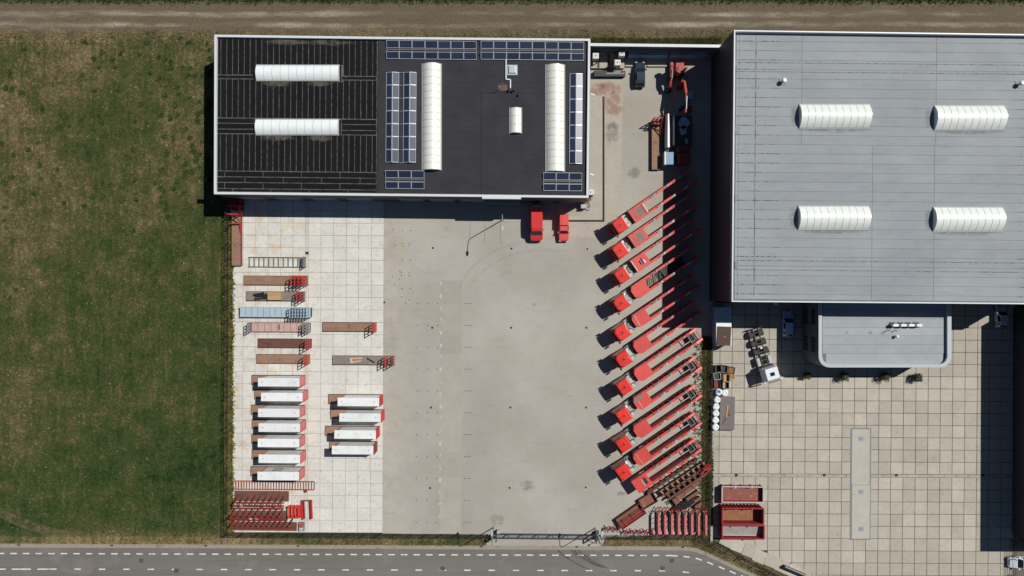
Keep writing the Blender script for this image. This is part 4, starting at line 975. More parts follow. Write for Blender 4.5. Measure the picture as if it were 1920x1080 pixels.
van = loft_car('van', 'red panel van parked half in the warehouse shade', 'van', 1006.5, 417.5, 2.2, -N, L, W,
    [(-L/2, h*0.7, 0.9, h*0.62, 0.95), (-L*0.46, h*0.94, 1.1, h*0.86, 1.2), (-L*0.345, h, 1.25, h*0.9, 1.45), (-L*0.235, h, 1.35, h*0.8, 2.42), (-L*0.16, h, 1.4, h*0.8, 2.55), (L*0.46, h, 1.4, h*0.86, 2.55), (L/2, h*0.98, 1.3, h*0.85, 2.35)],
    m_carred, (2,), (3,), extras=[('roof_rib', (-1.0, 2.45, y-0.02, y+0.02, 2.552, 2.575), m_carred) for y in (-0.6, -0.3, 0, 0.3, 0.6)] + [('bonnet_highlight', (-2.45, -2.25, -0.65, 0.65, 1.19, 1.245), m_pink)]  # pink strip on the bonnet is a painted highlight
    + [('lettering', (2.50, 2.64, -0.72+0.24*k, -0.72+0.24*k+0.17, 2.40, 2.56), m_light) for k in range(6)])
L, W = 4.2, 1.58; h = W/2
loft_car('pickup_van', 'small faded red van with box canopy beside the drain channel', 'van', 1057.5, 427, 1.4, -N, L, W,
    [(-L/2, h*0.8, 0.65, h*0.72, 0.7), (-L*0.45, h*0.95, 0.8, h*0.86, 0.86), (-L*0.22, h, 0.95, h*0.9, 1.0), (-L*0.11, h, 1.0, h*0.74, 1.45), (L*0.07, h, 1.0, h*0.74, 1.48), (L*0.10, h, 1.05, h*0.84, 1.75), (L*0.47, h, 1.05, h*0.84, 1.75), (L/2, h*0.98, 0.95, h*0.82, 1.5)],
    mat('faded_car_red', A(236, 92, 86), 0.04, 1, 0.35, coat=0.3), (2,), (3,), extras=[('canopy_seam', (0.36, 0.42, -0.72, 0.72, 1.752, 1.775), m_dred), ('canopy_seam', (0.45, 1.95, 0.40, 0.44, 1.752, 1.77), m_dred)])

# white chassis-cab truck in the east yard (front towards the bottom of the picture)
p = P(1448, 701, 3.0); ang = math.atan2(83, -24)
tk = thing('chassis_truck', 'white cab truck with bare black chassis and three twin axles', 'truck', (p.x, p.y, 0), ang)
b = B(); hw = 1.12
b.hexa([(-1.2,-hw,0.7),(1.0,-hw,0.7),(1.0,hw,0.7),(-1.2,hw,0.7)], [(-1.2,-hw,1.8),(1.0,-hw,1.8),(1.0,hw,1.8),(-1.2,hw,1.8)])
b.hexa([(-1.2,-hw,1.8),(1.0,-hw,1.8),(1.0,hw,1.8),(-1.2,hw,1.8)], [(-0.9,-hw+0.12,3.1),(0.95,-hw+0.08,3.1),(0.95,hw-0.08,3.1),(-0.9,hw-0.12,3.1)])
cbo = b.build('cab', m_whitecab, tk, world=False, bevel=0.09)
B().box(-0.32, 0.25, -0.35, 0.35, 3.1, 3.14).build('roof_hatch', m_glass, cbo, world=False)
B().hexa([(-1.23,-0.98,1.85),(-1.18,-0.98,1.85),(-1.18,0.98,1.85),(-1.23,0.98,1.85)], [(-1.0,-0.9,2.9),(-0.94,-0.9,2.9),(-0.94,0.9,2.9),(-1.0,0.9,2.9)]).build('windscreen', m_glass, cbo, world=False)
g = B()
for k in range(7): g.box(-1.32, -1.15, -0.9+0.27*k, -0.9+0.27*k+0.16, 2.85, 3.0)
g.build('sun_visor', m_black, cbo, world=False)
B().box(0.75, 0.95, -0.95, 0.95, 3.1, 3.2).build('roof_deflector', m_whitecab, cbo, world=False)
for s_ in (1, -1): B().box(-1.25, -1.05, s_*1.34-0.12, s_*1.34+0.12, 1.8, 2.6).bar((-1.0, s_*1.1, 2.5), (-1.15, s_*1.32, 2.45), 0.05, 0.05).build('mirror', m_whitecab, cbo, world=False)
c = B()
for s_ in (1, -1): c.box(-0.8, 7.3, s_*0.42-0.06, s_*0.42+0.06, 0.85, 1.15)
for x in (1.3, 2.0, 2.6, 3.3, 4.0, 4.7, 5.3, 5.9, 6.5, 7.1): c.box(x, x+0.12, -0.36, 0.36, 0.88, 1.08)
c.build('chassis', mat('chassis_grey', (0.045, 0.045, 0.048), 0.2, 3, 0.6), tk, world=False)
for s_ in (1, -1): B().box(1.25, 2.6, s_*0.92-0.26, s_*0.92+0.26, 0.5, 1.15).build('fuel_tank', m_plast, tk, world=False, bevel=0.08)
B().cyl((4.1, 0, 1.1), (4.1, 0, 1.45), 0.18, 14).build('air_cap', m_white, tk, world=False)
B().box(1.02, 1.2, -1.0, 1.0, 1.0, 1.9).build('rear_wall', m_black, tk, world=False)
wheels(tk, [(-0.25, 0.95), (-0.25, -0.95)], 0.5, 0.32)
for x in (3.45, 4.9, 6.35): wheels(tk, [(x, 0.85), (x, -0.85)], 0.55, 0.62)
for s_ in (1, -1):
    B().box(7.2, 7.3, s_*0.85-0.3, s_*0.85+0.3, 0.5, 1.1).build('mud_flap', m_black, tk, world=False)

# red flatbed truck, white truck load and excavator in the hall's shade
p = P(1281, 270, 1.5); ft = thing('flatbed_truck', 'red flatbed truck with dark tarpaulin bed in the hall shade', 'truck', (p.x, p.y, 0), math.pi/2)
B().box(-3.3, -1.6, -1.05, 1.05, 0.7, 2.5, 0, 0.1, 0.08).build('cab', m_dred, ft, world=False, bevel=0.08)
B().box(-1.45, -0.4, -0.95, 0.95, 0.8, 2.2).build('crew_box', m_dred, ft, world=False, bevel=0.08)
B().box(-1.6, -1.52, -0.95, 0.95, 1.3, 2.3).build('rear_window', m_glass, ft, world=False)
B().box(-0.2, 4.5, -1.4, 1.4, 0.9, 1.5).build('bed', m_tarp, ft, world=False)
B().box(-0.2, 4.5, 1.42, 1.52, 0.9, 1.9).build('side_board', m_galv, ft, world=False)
for x, y, rx, ry in ((3.4, -0.1, 1.0, 0.9), (2.2, 0.0, 0.8, 0.6), (0.4, -0.5, 0.5, 0.25)):
    b = B(); b.prism([(x+rx*math.cos(2*math.pi*k/11)*(0.7+0.5*random.random()), y+ry*math.sin(2*math.pi*k/11)*(0.7+0.5*random.random())) for k in range(11)], 1.5, 1.62); b.build('plastic_sheet', m_btarp, ft, world=False)
wheels(ft, [(-2.5, 0.9), (-2.5, -0.9), (2.8, 0.9), (2.8, -0.9)], 0.5, 0.3)
p = P(1255, 262, 1.5); wt_ = thing('glass_transporter', 'white and blue truck with a long white load beside the flatbed', 'truck', (p.x, p.y, 0), math.pi/2)
B().box(-4.0, -2.0, -0.65, 0.55, 0.6, 1.85).build('cab', mat('blue_cab', (0.16, 0.28, 0.44), 0.05, 2, 0.5), wt_, world=False, bevel=0.08)
B().box(-4.0, -2.0, 0.57, 0.85, 0.6, 1.9).build('side_panel', m_ibc, wt_, world=False)
B().box(-1.9, 3.9, -0.55, 0.75, 0.6, 1.0).build('bed', m_black, wt_, world=False)
b = B(); prof = [(0.34, 1.0), (0.42, 1.6), (0.1, 2.15), (-0.22, 2.1), (-0.40, 1.0)]
for xa, xb, s0, s1 in ((-1.3, 1.5, 1.0, 0.92), (1.5, 4.0, 0.92, 0.55)):
    for k in range(4): b.face([(xa, prof[k][0]*s0+0.3, prof[k][1]), (xb, prof[k][0]*s1+0.3, prof[k][1]), (xb, prof[k+1][0]*s1+0.3, prof[k+1][1]), (xa, prof[k+1][0]*s0+0.3, prof[k+1][1])])
b.face([(-1.3, y+0.3, z) for y, z in prof]); b.face([(4.0, y*0.55+0.3, z) for y, z in prof])
b.build('wrapped_load', m_white, wt_, world=False)
wheels(wt_, [(-3.0, 0.55), (-3.0, -0.55), (2.6, 0.55), (2.6, -0.55)], 0.45, 0.25)
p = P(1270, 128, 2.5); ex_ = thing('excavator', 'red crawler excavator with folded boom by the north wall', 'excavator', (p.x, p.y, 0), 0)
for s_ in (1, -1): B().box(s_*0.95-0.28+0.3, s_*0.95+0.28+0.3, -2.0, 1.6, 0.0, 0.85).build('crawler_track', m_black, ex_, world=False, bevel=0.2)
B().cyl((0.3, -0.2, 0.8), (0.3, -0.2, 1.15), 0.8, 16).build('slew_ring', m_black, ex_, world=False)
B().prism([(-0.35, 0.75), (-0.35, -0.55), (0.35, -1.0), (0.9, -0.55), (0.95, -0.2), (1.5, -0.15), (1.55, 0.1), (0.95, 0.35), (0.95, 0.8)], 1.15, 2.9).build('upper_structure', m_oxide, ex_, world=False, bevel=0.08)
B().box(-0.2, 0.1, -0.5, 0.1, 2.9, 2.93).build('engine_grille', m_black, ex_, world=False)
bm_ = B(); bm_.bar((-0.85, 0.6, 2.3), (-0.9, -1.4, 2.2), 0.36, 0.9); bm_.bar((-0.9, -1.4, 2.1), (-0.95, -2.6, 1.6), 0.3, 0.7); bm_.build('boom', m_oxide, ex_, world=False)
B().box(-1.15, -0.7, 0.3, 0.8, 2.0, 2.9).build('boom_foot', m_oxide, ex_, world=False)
B().cyl((-0.85, -0.3, 2.8), (-0.9, -1.8, 2.6), 0.09, 8).build('hydraulic_ram', m_galv, ex_, world=False)
B().bar((-0.98, -2.6, 1.7), (-0.98, -2.7, 0.9), 0.3, 0.35).build('stick', m_oxide, ex_, world=False)
B().box(-1.4, -0.5, -3.2, -2.6, 0.1, 0.9, 0, 0, 0.1).build('bucket', m_black, ex_, world=False)
p = P(1277, 160, 1.5); ba = thing('boom_section', 'red lattice boom arm lying on trestles below the excavator', 'crane boom', (p.x, p.y, 0), R(-86))
b = B(); b.bar((0, 0, 3.6), (2.1, -0.05, 4.3), 0.34, 0.4); b.bar((2.1, -0.05, 4.3), (3.6, -0.1, 4.0), 0.2, 0.3); b.build('boom_arm', m_oxide, ba, world=False)
B().cyl((2.6, -0.08, 4.7), (4.4, -0.12, 4.0), 0.09, 8).build('hydraulic_ram', m_white, ba, world=False)
B().box(4.2, 4.9, -0.25, 0.1, 3.3, 4.0).build('hook_block', m_oxide, ba, world=False)
B().box(-0.3, 0.3, -0.4, 0.4, 0, 3.5).build('pedestal', m_dred, ba, world=False); B().box(3.4, 3.7, -0.3, 0.3, 0, 3.9).build('rest', m_black, ba, world=False)
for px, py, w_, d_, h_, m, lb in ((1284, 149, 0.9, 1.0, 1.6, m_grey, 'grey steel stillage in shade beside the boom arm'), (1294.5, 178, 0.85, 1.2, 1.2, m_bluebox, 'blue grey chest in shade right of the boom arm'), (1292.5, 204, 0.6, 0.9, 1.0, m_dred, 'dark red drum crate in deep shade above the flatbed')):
    p = P(px, py, h_); o = thing('storage_box', lb, 'box', (p.x, p.y, 0))
    B().box(-w_/2, w_/2, -d_/2, d_/2, 0, h_).build('body', m, o, world=False, bevel=0.03); B().box(-w_/2-0.04, w_/2+0.04, -d_/2-0.04, d_/2+0.04, h_, h_+0.08).box(-w_/4, w_/4, -d_/4, d_/4, h_+0.08, h_+0.1).build('lid', m, o, world=False)
# benches / low containers along the north wall
for x0, x1, lb in ((1180, 1254, 'long blue grey container lid in shade below the white coping'), (1258, 1326, 'second blue grey container in shade towards the hall corner')):
    a, c = P(x0, 96, 1.8), P(x1, 98, 1.8); o = thing('low_container', lb, 'container', ((a.x+c.x)/2, (a.y+c.y)/2, 0)); hw_ = (c.x-a.x)/2
    B().box(-hw_, hw_, -0.55, 0.35, 0, 1.75).build('body', m_bluebox, o, world=False); B().box(-hw_-0.05, hw_+0.05, -0.6, 0.4, 1.75, 1.85).build('lid', m_bluebox, o, world=False)
    for k in range(4): B().box(-hw_+1.6+k*0.35, -hw_+1.72+k*0.35, -0.4, -0.2, 1.85, 1.9).build('latch', m_black, o, world=False)
# ------------------------------------------------------------------ inloader pallets in the west yard
def end_frame(m, hgt=2.85, wid=1.45, npost=4, nrail=4, th=0.11):
    def f():
        b = B()
        for k in range(npost):
            y = -wid/2 + wid*k/(npost-1); b.box(-th/2, th/2, y-0.055, y+0.055, 0, hgt)
        for k in range(nrail):
            z = 0.15 + (hgt-0.22)*k/(nrail-1); b.box(-th/2+0.01, th/2-0.01, -wid/2, wid/2, z-0.055, z+0.065)
        return b.data('end_frame', m)
    return cached(('ef', m.name, hgt, wid, npost, nrail), f)
def pallet(label, x0, y0, x1, y1, deck, frames, zt=0.34, edge=None, group='inloader pallets in the slab yard', slab=True, name='inloader_pallet', boards=0, dense=()):
    a, c = P(x0, y1, zt), P(x1, y0, zt); cx, cy = (a.x+c.x)/2, (a.y+c.y)/2; hx, hy = (c.x-a.x)/2, (c.y-a.y)/2
    o = thing(name, label, 'pallet', (cx, cy, 0), -0.006, group)
    if slab:
        if boards:
            for k in range(boards):
                xa = -hx+0.05+(2*hx-0.1)*k/boards; B().box(xa+0.03, xa+(2*hx-0.1)/boards-0.03, -hy+0.02, hy-0.02, 0.10, zt).build('deck_board', deck, o, world=False)
            B().box(-hx, hx, -hy+0.1, hy-0.1, 0.08, zt-0.06).build('under_frame', m_black, o, world=False)
        else: B().box(-hx, hx, -hy+0.06, hy-0.06, 0.1, zt).build('deck', deck, o, world=False)
    e = B()
    for s_ in (1, -1): e.box(-hx, hx, s_*(hy-0.03)-0.04, s_*(hy-0.03)+0.04, 0.08, zt+0.03)
    e.build('edge_rail', edge or m_edge, o, world=False)
    for fx, m, hh in frames:
        me = end_frame(m, hh, 2*hy-0.05, *dense); place(me, 'end_frame', o, ((fx-960)*(1/S)-cx, 0, 0.1))
    return o, cx, cy, hx, hy
def on(o, name, bx, m): return B().box(*bx).build(name, m, o, world=False)
o, cx, cy, hx, hy = pallet('open grey ladder pallet with no deck, topmost of the pallet column', 465.5, 482, 574, 500.5, m_grey, [(573.5, m_grey, 1.5)], edge=m_grey, slab=False)
for k in range(12): on(o, 'cross_member', (-hx+0.1+k*0.78, -hx+0.2+k*0.78, -hy, hy, 0.15, 0.3), m_grey)
on(o, 'corner_plate', (hx-1.0, hx-0.1, -hy+0.15, hy-0.1, 0.32, 0.36), m_grey)
pallet('brown pallet with four bright red end frames at its end', 457.5, 517, 577, 534.5, m_rust, [(577, m_rackred, 2.85), (570, m_rackred, 2.8), (563, m_rackred, 2.8), (556.5, m_rackred, 2.8)])
o, cx, cy, hx, hy = pallet('pallet loaded with timber boards and black steel offcuts', 461.5, 546.5, 572, 564, m_gwood, [(571.5, m_dred, 2.4), (564, m_rackred, 2.2)])
def plank_pack(label, x0, x1, y0, y1, z0, z1, n):
    k_ = thing('timber_pack', label, 'timber', (cx, cy, 0))
    for i in range(n): on(k_, 'plank', (x0, x1, y0+(y1-y0)*i/n+0.01, y0+(y1-y0)*(i+1)/n-0.01, z0, z1+random.uniform(-0.02, 0.02)), m_wood)
plank_pack('pack of yellow planks lying on the mixed load pallet', -1.15, 0.95, -0.62, 0.62, 0.36, 0.75, 8)
st_ = thing('steel_offcut', 'black steel offcuts stacked crosswise on the mixed load pallet', 'steel', (cx, cy, 0))
for a, c in (((-3.4, 0.25, 0.6), (-1.9, 0.45, 0.75)), ((-3.2, 0.0, 0.5), (-2.0, 0.1, 0.6)), ((-3.3, -0.45, 0.45), (-1.6, -0.25, 0.5)), ((-1.95, 0.7, 0.7), (-1.55, -0.4, 0.6)), ((-1.35, 0.45, 0.6), (-1.2, -0.55, 0.5))): B().bar(a, c, 0.26, 0.2).build('offcut', m_black, st_, world=False)
o, cx, cy, hx, hy = pallet('pale blue pallet with a fan of blue end frames', 449, 576, 583, 594.5, m_lblue, [(583-5.2*k, m_lblue, 2.3) for k in range(7)], zt=0.75, edge=m_lblue, boards=12)
o, cx, cy, hx, hy = pallet('pink decked pallet with grey frames at both ends', 471, 605, 582, 622.5, m_pinkdk, [(582, m_grey, 2.1), (574, m_grey, 1.9), (472, m_grey, 1.9)], boards=9, edge=m_rustd)
on(o, 'loose_bar', (-0.3, -0.18, -0.4, 0.45, 0.35, 0.42), m_black)
pallet('dark brown empty pallet, upper of the plain pair above the white loads', 483.5, 635, 584, 652, m_rustd, [(583.5, m_rackred, 2.85)])
pallet('light brown empty pallet, lower of the plain pair above the white loads', 481, 664.5, 581, 681.5, m_rust, [(580.5, m_rackred, 2.85)])
pallet('light brown empty pallet standing alone in the second column', 605, 604.5, 706, 621.5, m_rust, [(705.5, m_rackred, 2.85)])
o, cx, cy, hx, hy = pallet('long grey timber pallet with debris, two red end frames', 623.5, 667, 739.5, 684, m_gwood, [(739, m_dred, 2.6), (727.5, m_rackred, 2.6)])
db = thing('debris', 'scrap boards and a bar scattered on the grey timber pallet', 'debris', (cx, cy, 0))
for a, c, w_, m in (((-1.8, 0.3, 0.42), (-0.2, 0.35, 0.42), 0.3, m_wood), ((-1.7, -0.3, 0.42), (-0.4, -0.1, 0.42), 0.35, m_pinkdk), ((0.6, 0.35, 0.45), (1.8, -0.35, 0.45), 0.16, m_black), ((-2.0, 0.4, 0.4), (-1.9, -0.5, 0.4), 0.4, m_plast)): B().bar(a, c, w_, 0.08).build('scrap_piece', m, db, world=False)

def white_load(label_p, label_l, x0, y0, x1, red=m_rackred, marks=False):
    o, cx, cy, hx, hy = pallet(label_p, x0, y0, x1, y0+17.6, m_rust, [(x1+0.6, red, 2.9)], group='rusty pallets carrying white blocks', dense=(6, 7))
    ld = thing('white_block', label_l, 'block', (cx+hx-(75.5/2+0.5)/S, cy, 0), -0.006, 'white blocks on rusty pallets')
    l2 = 37.7/S; w2 = hy-0.10; zb_ = 3.1
    B().box(-l2+0.62, l2, -w2, w2, 0.36, zb_-0.1).build('block', m_white, ld, world=False, bevel=0.03); B().box(-l2, l2, -w2-0.01, w2+0.01, zb_-0.1, zb_).build('top_panel', m_white, ld, world=False)
    for x in (-l2+0.65, l2-0.75): on(ld, 'lifting_eye', (x-0.07, x+0.07, -0.06, 0.06, zb_, zb_+0.05), m_grey)
    for x in (-l2/3, l2/3): on(ld, 'panel_joint', (x-0.012, x+0.012, -w2-0.003, w2+0.003, 0.4, zb_-0.12), m_plast)
    on(ld, 'corner_bracket', (l2-0.5, l2-0.1, -w2-0.22, -w2-0.02, 0.36, 0.9), m_white)
    if marks:
        for k, (xx, ww) in enumerate(((-1.1, 0.26), (-0.72, 0.3), (-0.3, 0.22), (0.05, 0.34))):
            b = B(); n = 14
            for i in range(n):
                t0, t1 = 2*math.pi*i/n, 2*math.pi*(i+1)/n; f = lambda t_, r_: (xx+ww/2*math.cos(t_)*r_, w2+0.012, 1.7+0.95*math.sin(t_)*r_)
                b.face([f(t0, 1), f(t1, 1), f(t1, 0.55), f(t0, 0.55)][::-1])
            b.build('lettering', m_black, ld, world=False)
ws = [(472, 703.5, 572), (477, 730.5, 577.5), (471, 759.5, 572), (472.5, 786.5, 573), (472, 814.5, 571.5), (472.5, 843.5, 573), (470, 875, 571)]
for i, (x0, y0, x1) in enumerate(ws):
    w_ = 'with dark lettering, lowest of the left column' if i == 6 else '%s from the top in the left column of seven' % ORD[i]
    white_load('rusty pallet under the white block %s' % w_, 'tall white block on pallet, %s' % w_, x0, y0, x1, marks=i == 6)
for i, (x0, y0, x1) in enumerate([(616, 739.5, 717.5), (620, 768, 720.5), (610, 799, 711.5), (618, 827.5, 707)]):
    white_load('rusty pallet under the white block, %s from top in the short column' % ORD[i], 'tall white block on pallet, %s from the top in the column of four' % ORD[i], x0, y0, x1, m_dred if i == 3 else m_rackred)

# pallet standing along the fence
def vpallet(label, x0, y0, x1, y1, frames, deck=m_rust):
    a, c = P(x0, y1, 0.5), P(x1, y0, 0.5); o = thing('inloader_pallet', label, 'pallet', ((a.x+c.x)/2, (a.y+c.y)/2, 0), 0.0); hx, hy = (c.x-a.x)/2, (c.y-a.y)/2
    on(o, 'deck', (-hx+0.05, hx-0.05, -hy, hy, 0.2, 0.6), deck); b = B()
    for s_ in (1, -1): b.box(s_*(hx-0.04)-0.04, s_*(hx-0.04)+0.04, -hy, hy, 0.18, 0.66)
    b.build('edge_rail', m_dred, o, world=False)
    for dy, hh, m in frames:
        e = B(); y = hy-dy
        for x in (-hx+0.06, 0, hx-0.06): e.box(x-0.07, x+0.07, y-0.07, y+0.07, 0.6, hh)
        for z in (0.8, hh*0.55, hh-0.1): e.box(-hx, hx, y-0.06, y+0.06, z-0.07, z+0.07)
        e.bar((hx-0.06, y-0.1, hh-0.1), (hx-0.06, y-1.6, 0.7), 0.12, 0.12)
        e.build('end_frame', m, o, world=False)
    return o
vpallet('brown pallet with red end frame lying lengthwise along the fence', 434.5, 401, 453, 498, [(0.2, 2.6, m_rackred), (1.6, 1.1, m_rackred)])
vpallet('dark red rack in the warehouse shade next to the fence corner', 434, 374, 456, 394, [(1.2, 2.4, m_rackred), (0.3, 2.0, m_dred)], m_dred)
vpallet('pale brown pallet with red frame left of the white truck load', 1221.5, 226, 1237, 318, [(0.1, 2.9, m_rackred), (0.8, 2.0, m_dred)])

# long red ladder frame on the slabs
a, c = P(437, 918, 0.3), P(589, 902.5, 0.3); lf = thing('ladder_frame', 'long flat red ladder frame with many rungs across the slab yard', 'steel frame', ((a.x+c.x)/2, (a.y+c.y)/2, 0), -0.008)
hx, hy = (c.x-a.x)/2, (c.y-a.y)/2
for s_ in (1, -1): on(lf, 'side_rail', (-hx, hx, s_*hy-0.06, s_*hy+0.06, 0.12, 0.32), m_rackred)
for k in range(31):
    x = -hx+2*hx*k/30; on(lf, 'rung', (x-0.035, x+0.035, -hy+0.06, hy-0.06, 0.16, 0.26), m_dred)
on(lf, 'foot_block', (hx-1.6, hx-1.1, -hy-0.25, -hy-0.07, 0.08, 0.4), m_dred)

# red comb racks in the lower left corner
def comb(label, x0, x1, ydeck0, ydeck1, ybeam, zb, n, deckm, beams=((0, 0),), slant=1.1, bits=True):
    a, c = P(x0, ydeck1, 0.3), P(x1, ydeck0, 0.3); cx, cy = (a.x+c.x)/2, (a.y+c.y)/2; hx, hy = (c.x-a.x)/2, (c.y-a.y)/2
    o = thing('storage_rack', label, 'rack', (cx, cy, 0), -0.01, 'red comb racks in the fence corner')
    on(o, 'deck', (-hx, hx, -hy, hy, 0.1, 0.3), deckm)
    yb = (540-ybeam)/S*(1-zb/H)-cy
    for dy, dz in beams:
        B().bar((-hx+0.2, yb+dy, zb+dz), (hx-0.4, yb+dy, zb+dz), 0.16, 0.2).build('top_beam', m_dred, o, world=False)
    for k in range(n):
        x = -hx+0.35+(2*hx-1.2)*k/(n-1)
        B().bar((x, yb, zb), (x+0.25, yb+slant, 0.3), 0.16, 0.14).build('upright', m_rustd if k % 3 else m_dred, o, world=False)
        if bits and random.random() < 0.6: B().box(x+0.2, x+0.65, yb-0.1, yb+0.12, zb+0.1, zb+0.2).build('spacer', random.choice((m_plast, m_pink, m_rackred)), o, world=False)
    return o
comb('upper red comb rack on a brown plate below the ladder frame', 440, 541, 921, 940, 948, 1.7, 9, m_rustd, ((0, 0), (-0.5, -0.2), (0.3, -0.5), (-0.25, -0.6)), 1.3)
comb('middle red comb rack beside the orange barriers', 434, 538, 958, 977, 972.5, 1.7, 9, m_rustd, ((0, 0), (-0.2, -0.9), (0.35, -0.4), (-0.4, -0.7)), 1.2)
comb('lowest red comb rack next to the bottom fence', 434, 556, 979, 995, 989.5, 1.5, 12, m_rustd, ((0, 0), (0.3, -0.4), (-0.3, -0.9)), 1.1, False)
a = P(565.5, 987.5, 0.4); gb = thing('parts_box', 'grey parts box with red valve at the end of the lowest rack', 'box', (a.x, a.y, 0))
on(gb, 'body', (-0.42, 0.42, -0.7, 0.7, 0.05, 0.55), m_grey); B().cyl((0, 0.25, 0.55), (0, 0.25, 0.7), 0.25, 12).build('valve', m_rackred, gb, world=False)
for y_ in (-0.5, -0.25): on(gb, 'slot', (-0.3, 0.3, y_-0.05, y_+0.05, 0.55, 0.57), m_white)
# orange barriers and U frame
for i, px in enumerate((541.5, 548, 554.5, 560)):
    a = P(px, 961, 1.0); o = thing('site_barrier', 'bright orange red barrier panel, %s of the four stacked by the racks' % ORD[i], 'barrier', (a.x, a.y, 0), 0.0, 'orange barrier panels')
    b = B()
    for y in (-0.82, 0.82): b.box(-0.22, 0.22, y-0.1, y+0.1, 0.12, 1.0)
    b.box(-0.1, 0.1, -0.9, 0.9, 0.95, 1.05); b.box(-0.1, 0.1, -0.9, 0.9, 0.3, 0.4)
    b.build('panel', mat('orange_red', A(226, 62, 50), 0.05, 2, 0.5), o, world=False); on(o, 'foot', (-0.12, 0.12, -0.98, 0.98, 0.05, 0.14), m_pink)
a = P(573, 940, 0.4); uf = thing('u_frame', 'red U shaped steel frame lying open beside the orange barriers', 'steel frame', (a.x, a.y, 0), 0.04)
for x0, x1, l2 in ((-0.75, -0.55, 2.95), (-0.38, -0.26, 2.8), (0.55, 0.75, 2.95), (0.82, 0.98, 2.85)): on(uf, 'leg', (x0, x1, -l2, 0, 0.1, 0.4), m_rackred if x0 in (-0.75, 0.82) else m_dred)
on(uf, 'top_bar', (-0.75, 0.95, 0.0, 0.14, 0.1, 0.38), m_dred)

# trestles lower right, each with a pink top beam
for i, px in enumerate((1235, 1247.3, 1260, 1272.5, 1285, 1297.5, 1310.2, 1324)):
    a, c = P(px+0.6, 965 + 0.15*i, 1.7), P(px, 1001.5 + 0.25*i, 1.7)
    nm = 'nearest the brown tray' if i == 0 else ('farthest, beside the grass strip' if i == 7 else '%s from the brown tray' % ORD[i])
    o = thing('steel_trestle', 'red steel trestle with pink top beam, %s' % nm, 'trestle', ((a.x+c.x)/2, (a.y+c.y)/2, 0), 0, 'red steel trestles by the bottom fence')
    hy = (a.y-c.y)/2
    on(o, 'top_beam', (-0.15, 0.15, -hy, hy, 1.5, 1.72), m_pink)
    for s_ in (1, -1):
        for t_ in (1, -1): B().bar((t_*0.05, s_*hy, 1.6), (t_*0.35, s_*(hy+0.75), 0.05), 0.1, 0.1).build('leg', m_rackred if t_ > 0 else m_dred, o, world=False)
        B().bar((-0.42, s_*(hy+0.35), 0.9), (0.42, s_*(hy+0.35), 0.9), 0.1, 0.1).build('spreader', m_rackred, o, world=False)
        B().bar((0, s_*(hy-0.1), 1.5), (-0.35, s_*(hy+0.55), 1.35), 0.05, 0.05).build('chain', m_galv, o, world=False)
    for k, y in enumerate((-0.8, 0, 0.8)): 
        B().bar((0, y, 1.45), (0.4, y+0.1, 1.0), 0.07, 0.07).build('side_arm', m_dred if k % 2 else m_grey, o, world=False)
        B().bar((0.3, y-0.3, 0.5), (0.55, y+0.3, 0.6), 0.08, 0.1).build('side_arm', m_black, o, world=False)
    on(o, 'lower_beam', (-0.12, 0.12, -hy, hy, 0.15, 0.4), m_black)
for i, px in enumerate((1138, 1149, 1160.5, 1173.5, 1186, 1198.5, 1211, 1223)):
    a = P(px, 997 if i > 2 else 991, 0.6); o = thing('support_stand', 'small red support stand, %s along the bottom fence from the gate' % ORD[i], 'stand', (a.x, a.y, 0), random.uniform(-0.3, 0.3), 'small red support stands')
    on(o, 'post', (-0.09, 0.09, -0.09, 0.09, 0.1, 1.15), m_rackred)
    for k in range(3):
        t_ = 2*math.pi*k/3+0.5; B().bar((0, 0, 0.5), (0.55*math.cos(t_), 0.55*math.sin(t_), 0.06), 0.09, 0.09).build('foot', m_rackred if k else m_grey, o, world=False)
    B().bar((0, -0.35, 1.1), (0, 0.4, 1.15), 0.13, 0.12).build('fork', m_rackred, o, world=False); B().bar((0.05, -0.1, 0.9), (0.3, -0.75, 0.3), 0.06, 0.06).build('chain', m_galv, o, world=False)

# brown trays beside the gate
def tray(label, corners, hgt, bars):
    q = [P(*p, hgt) for p in corners]; cx = sum(v.x for v in q)/4; cy = sum(v.y for v in q)/4
    e = (q[1]-q[0]); ang = math.atan2(e.y, e.x); lx = e.length/2; ly = (q[3]-q[0]).length/2
    o = thing('steel_tray', label, 'tray', (cx, cy, 0), ang)
    on(o, 'floor', (-lx, lx, -ly, ly, 0.08, 0.3 if bars else 0.25), m_brown)
    for s_ in (1, -1):
        on(o, 'side', (-lx, lx, s_*ly-0.05, s_*ly+0.05, 0.05, hgt), m_rustd)
        on(o, 'end', (s_*lx-0.05, s_*lx+0.05, -ly+0.06, ly-0.06, 0.05, hgt), m_rustd)
    if bars:
        for k in range(5): B().bar((-lx-0.2, -ly+0.05+0.26*k, hgt+0.12), (lx+0.1, -ly+0.05+0.26*k, hgt+0.15), 0.09, 0.1).build('cross_bar', m_rackred if k % 2 else m_dred, o, world=False)
        for x in (-1.2, 0.4): on(o, 'strut', (x, x+0.12, -ly, -ly+1.2, hgt+0.05, hgt+0.12), m_dred)
tray('open brown steel tray with a pale scratched floor near the rusty racks', [(1196.5, 940), (1223, 924.5), (1233.5, 937), (1209.5, 955)], 0.8, False)
tray('long brown steel tray with red bars laid over it beside the gate', [(1154, 975), (1198, 944.5), (1213, 962), (1168, 992)], 0.9, True)

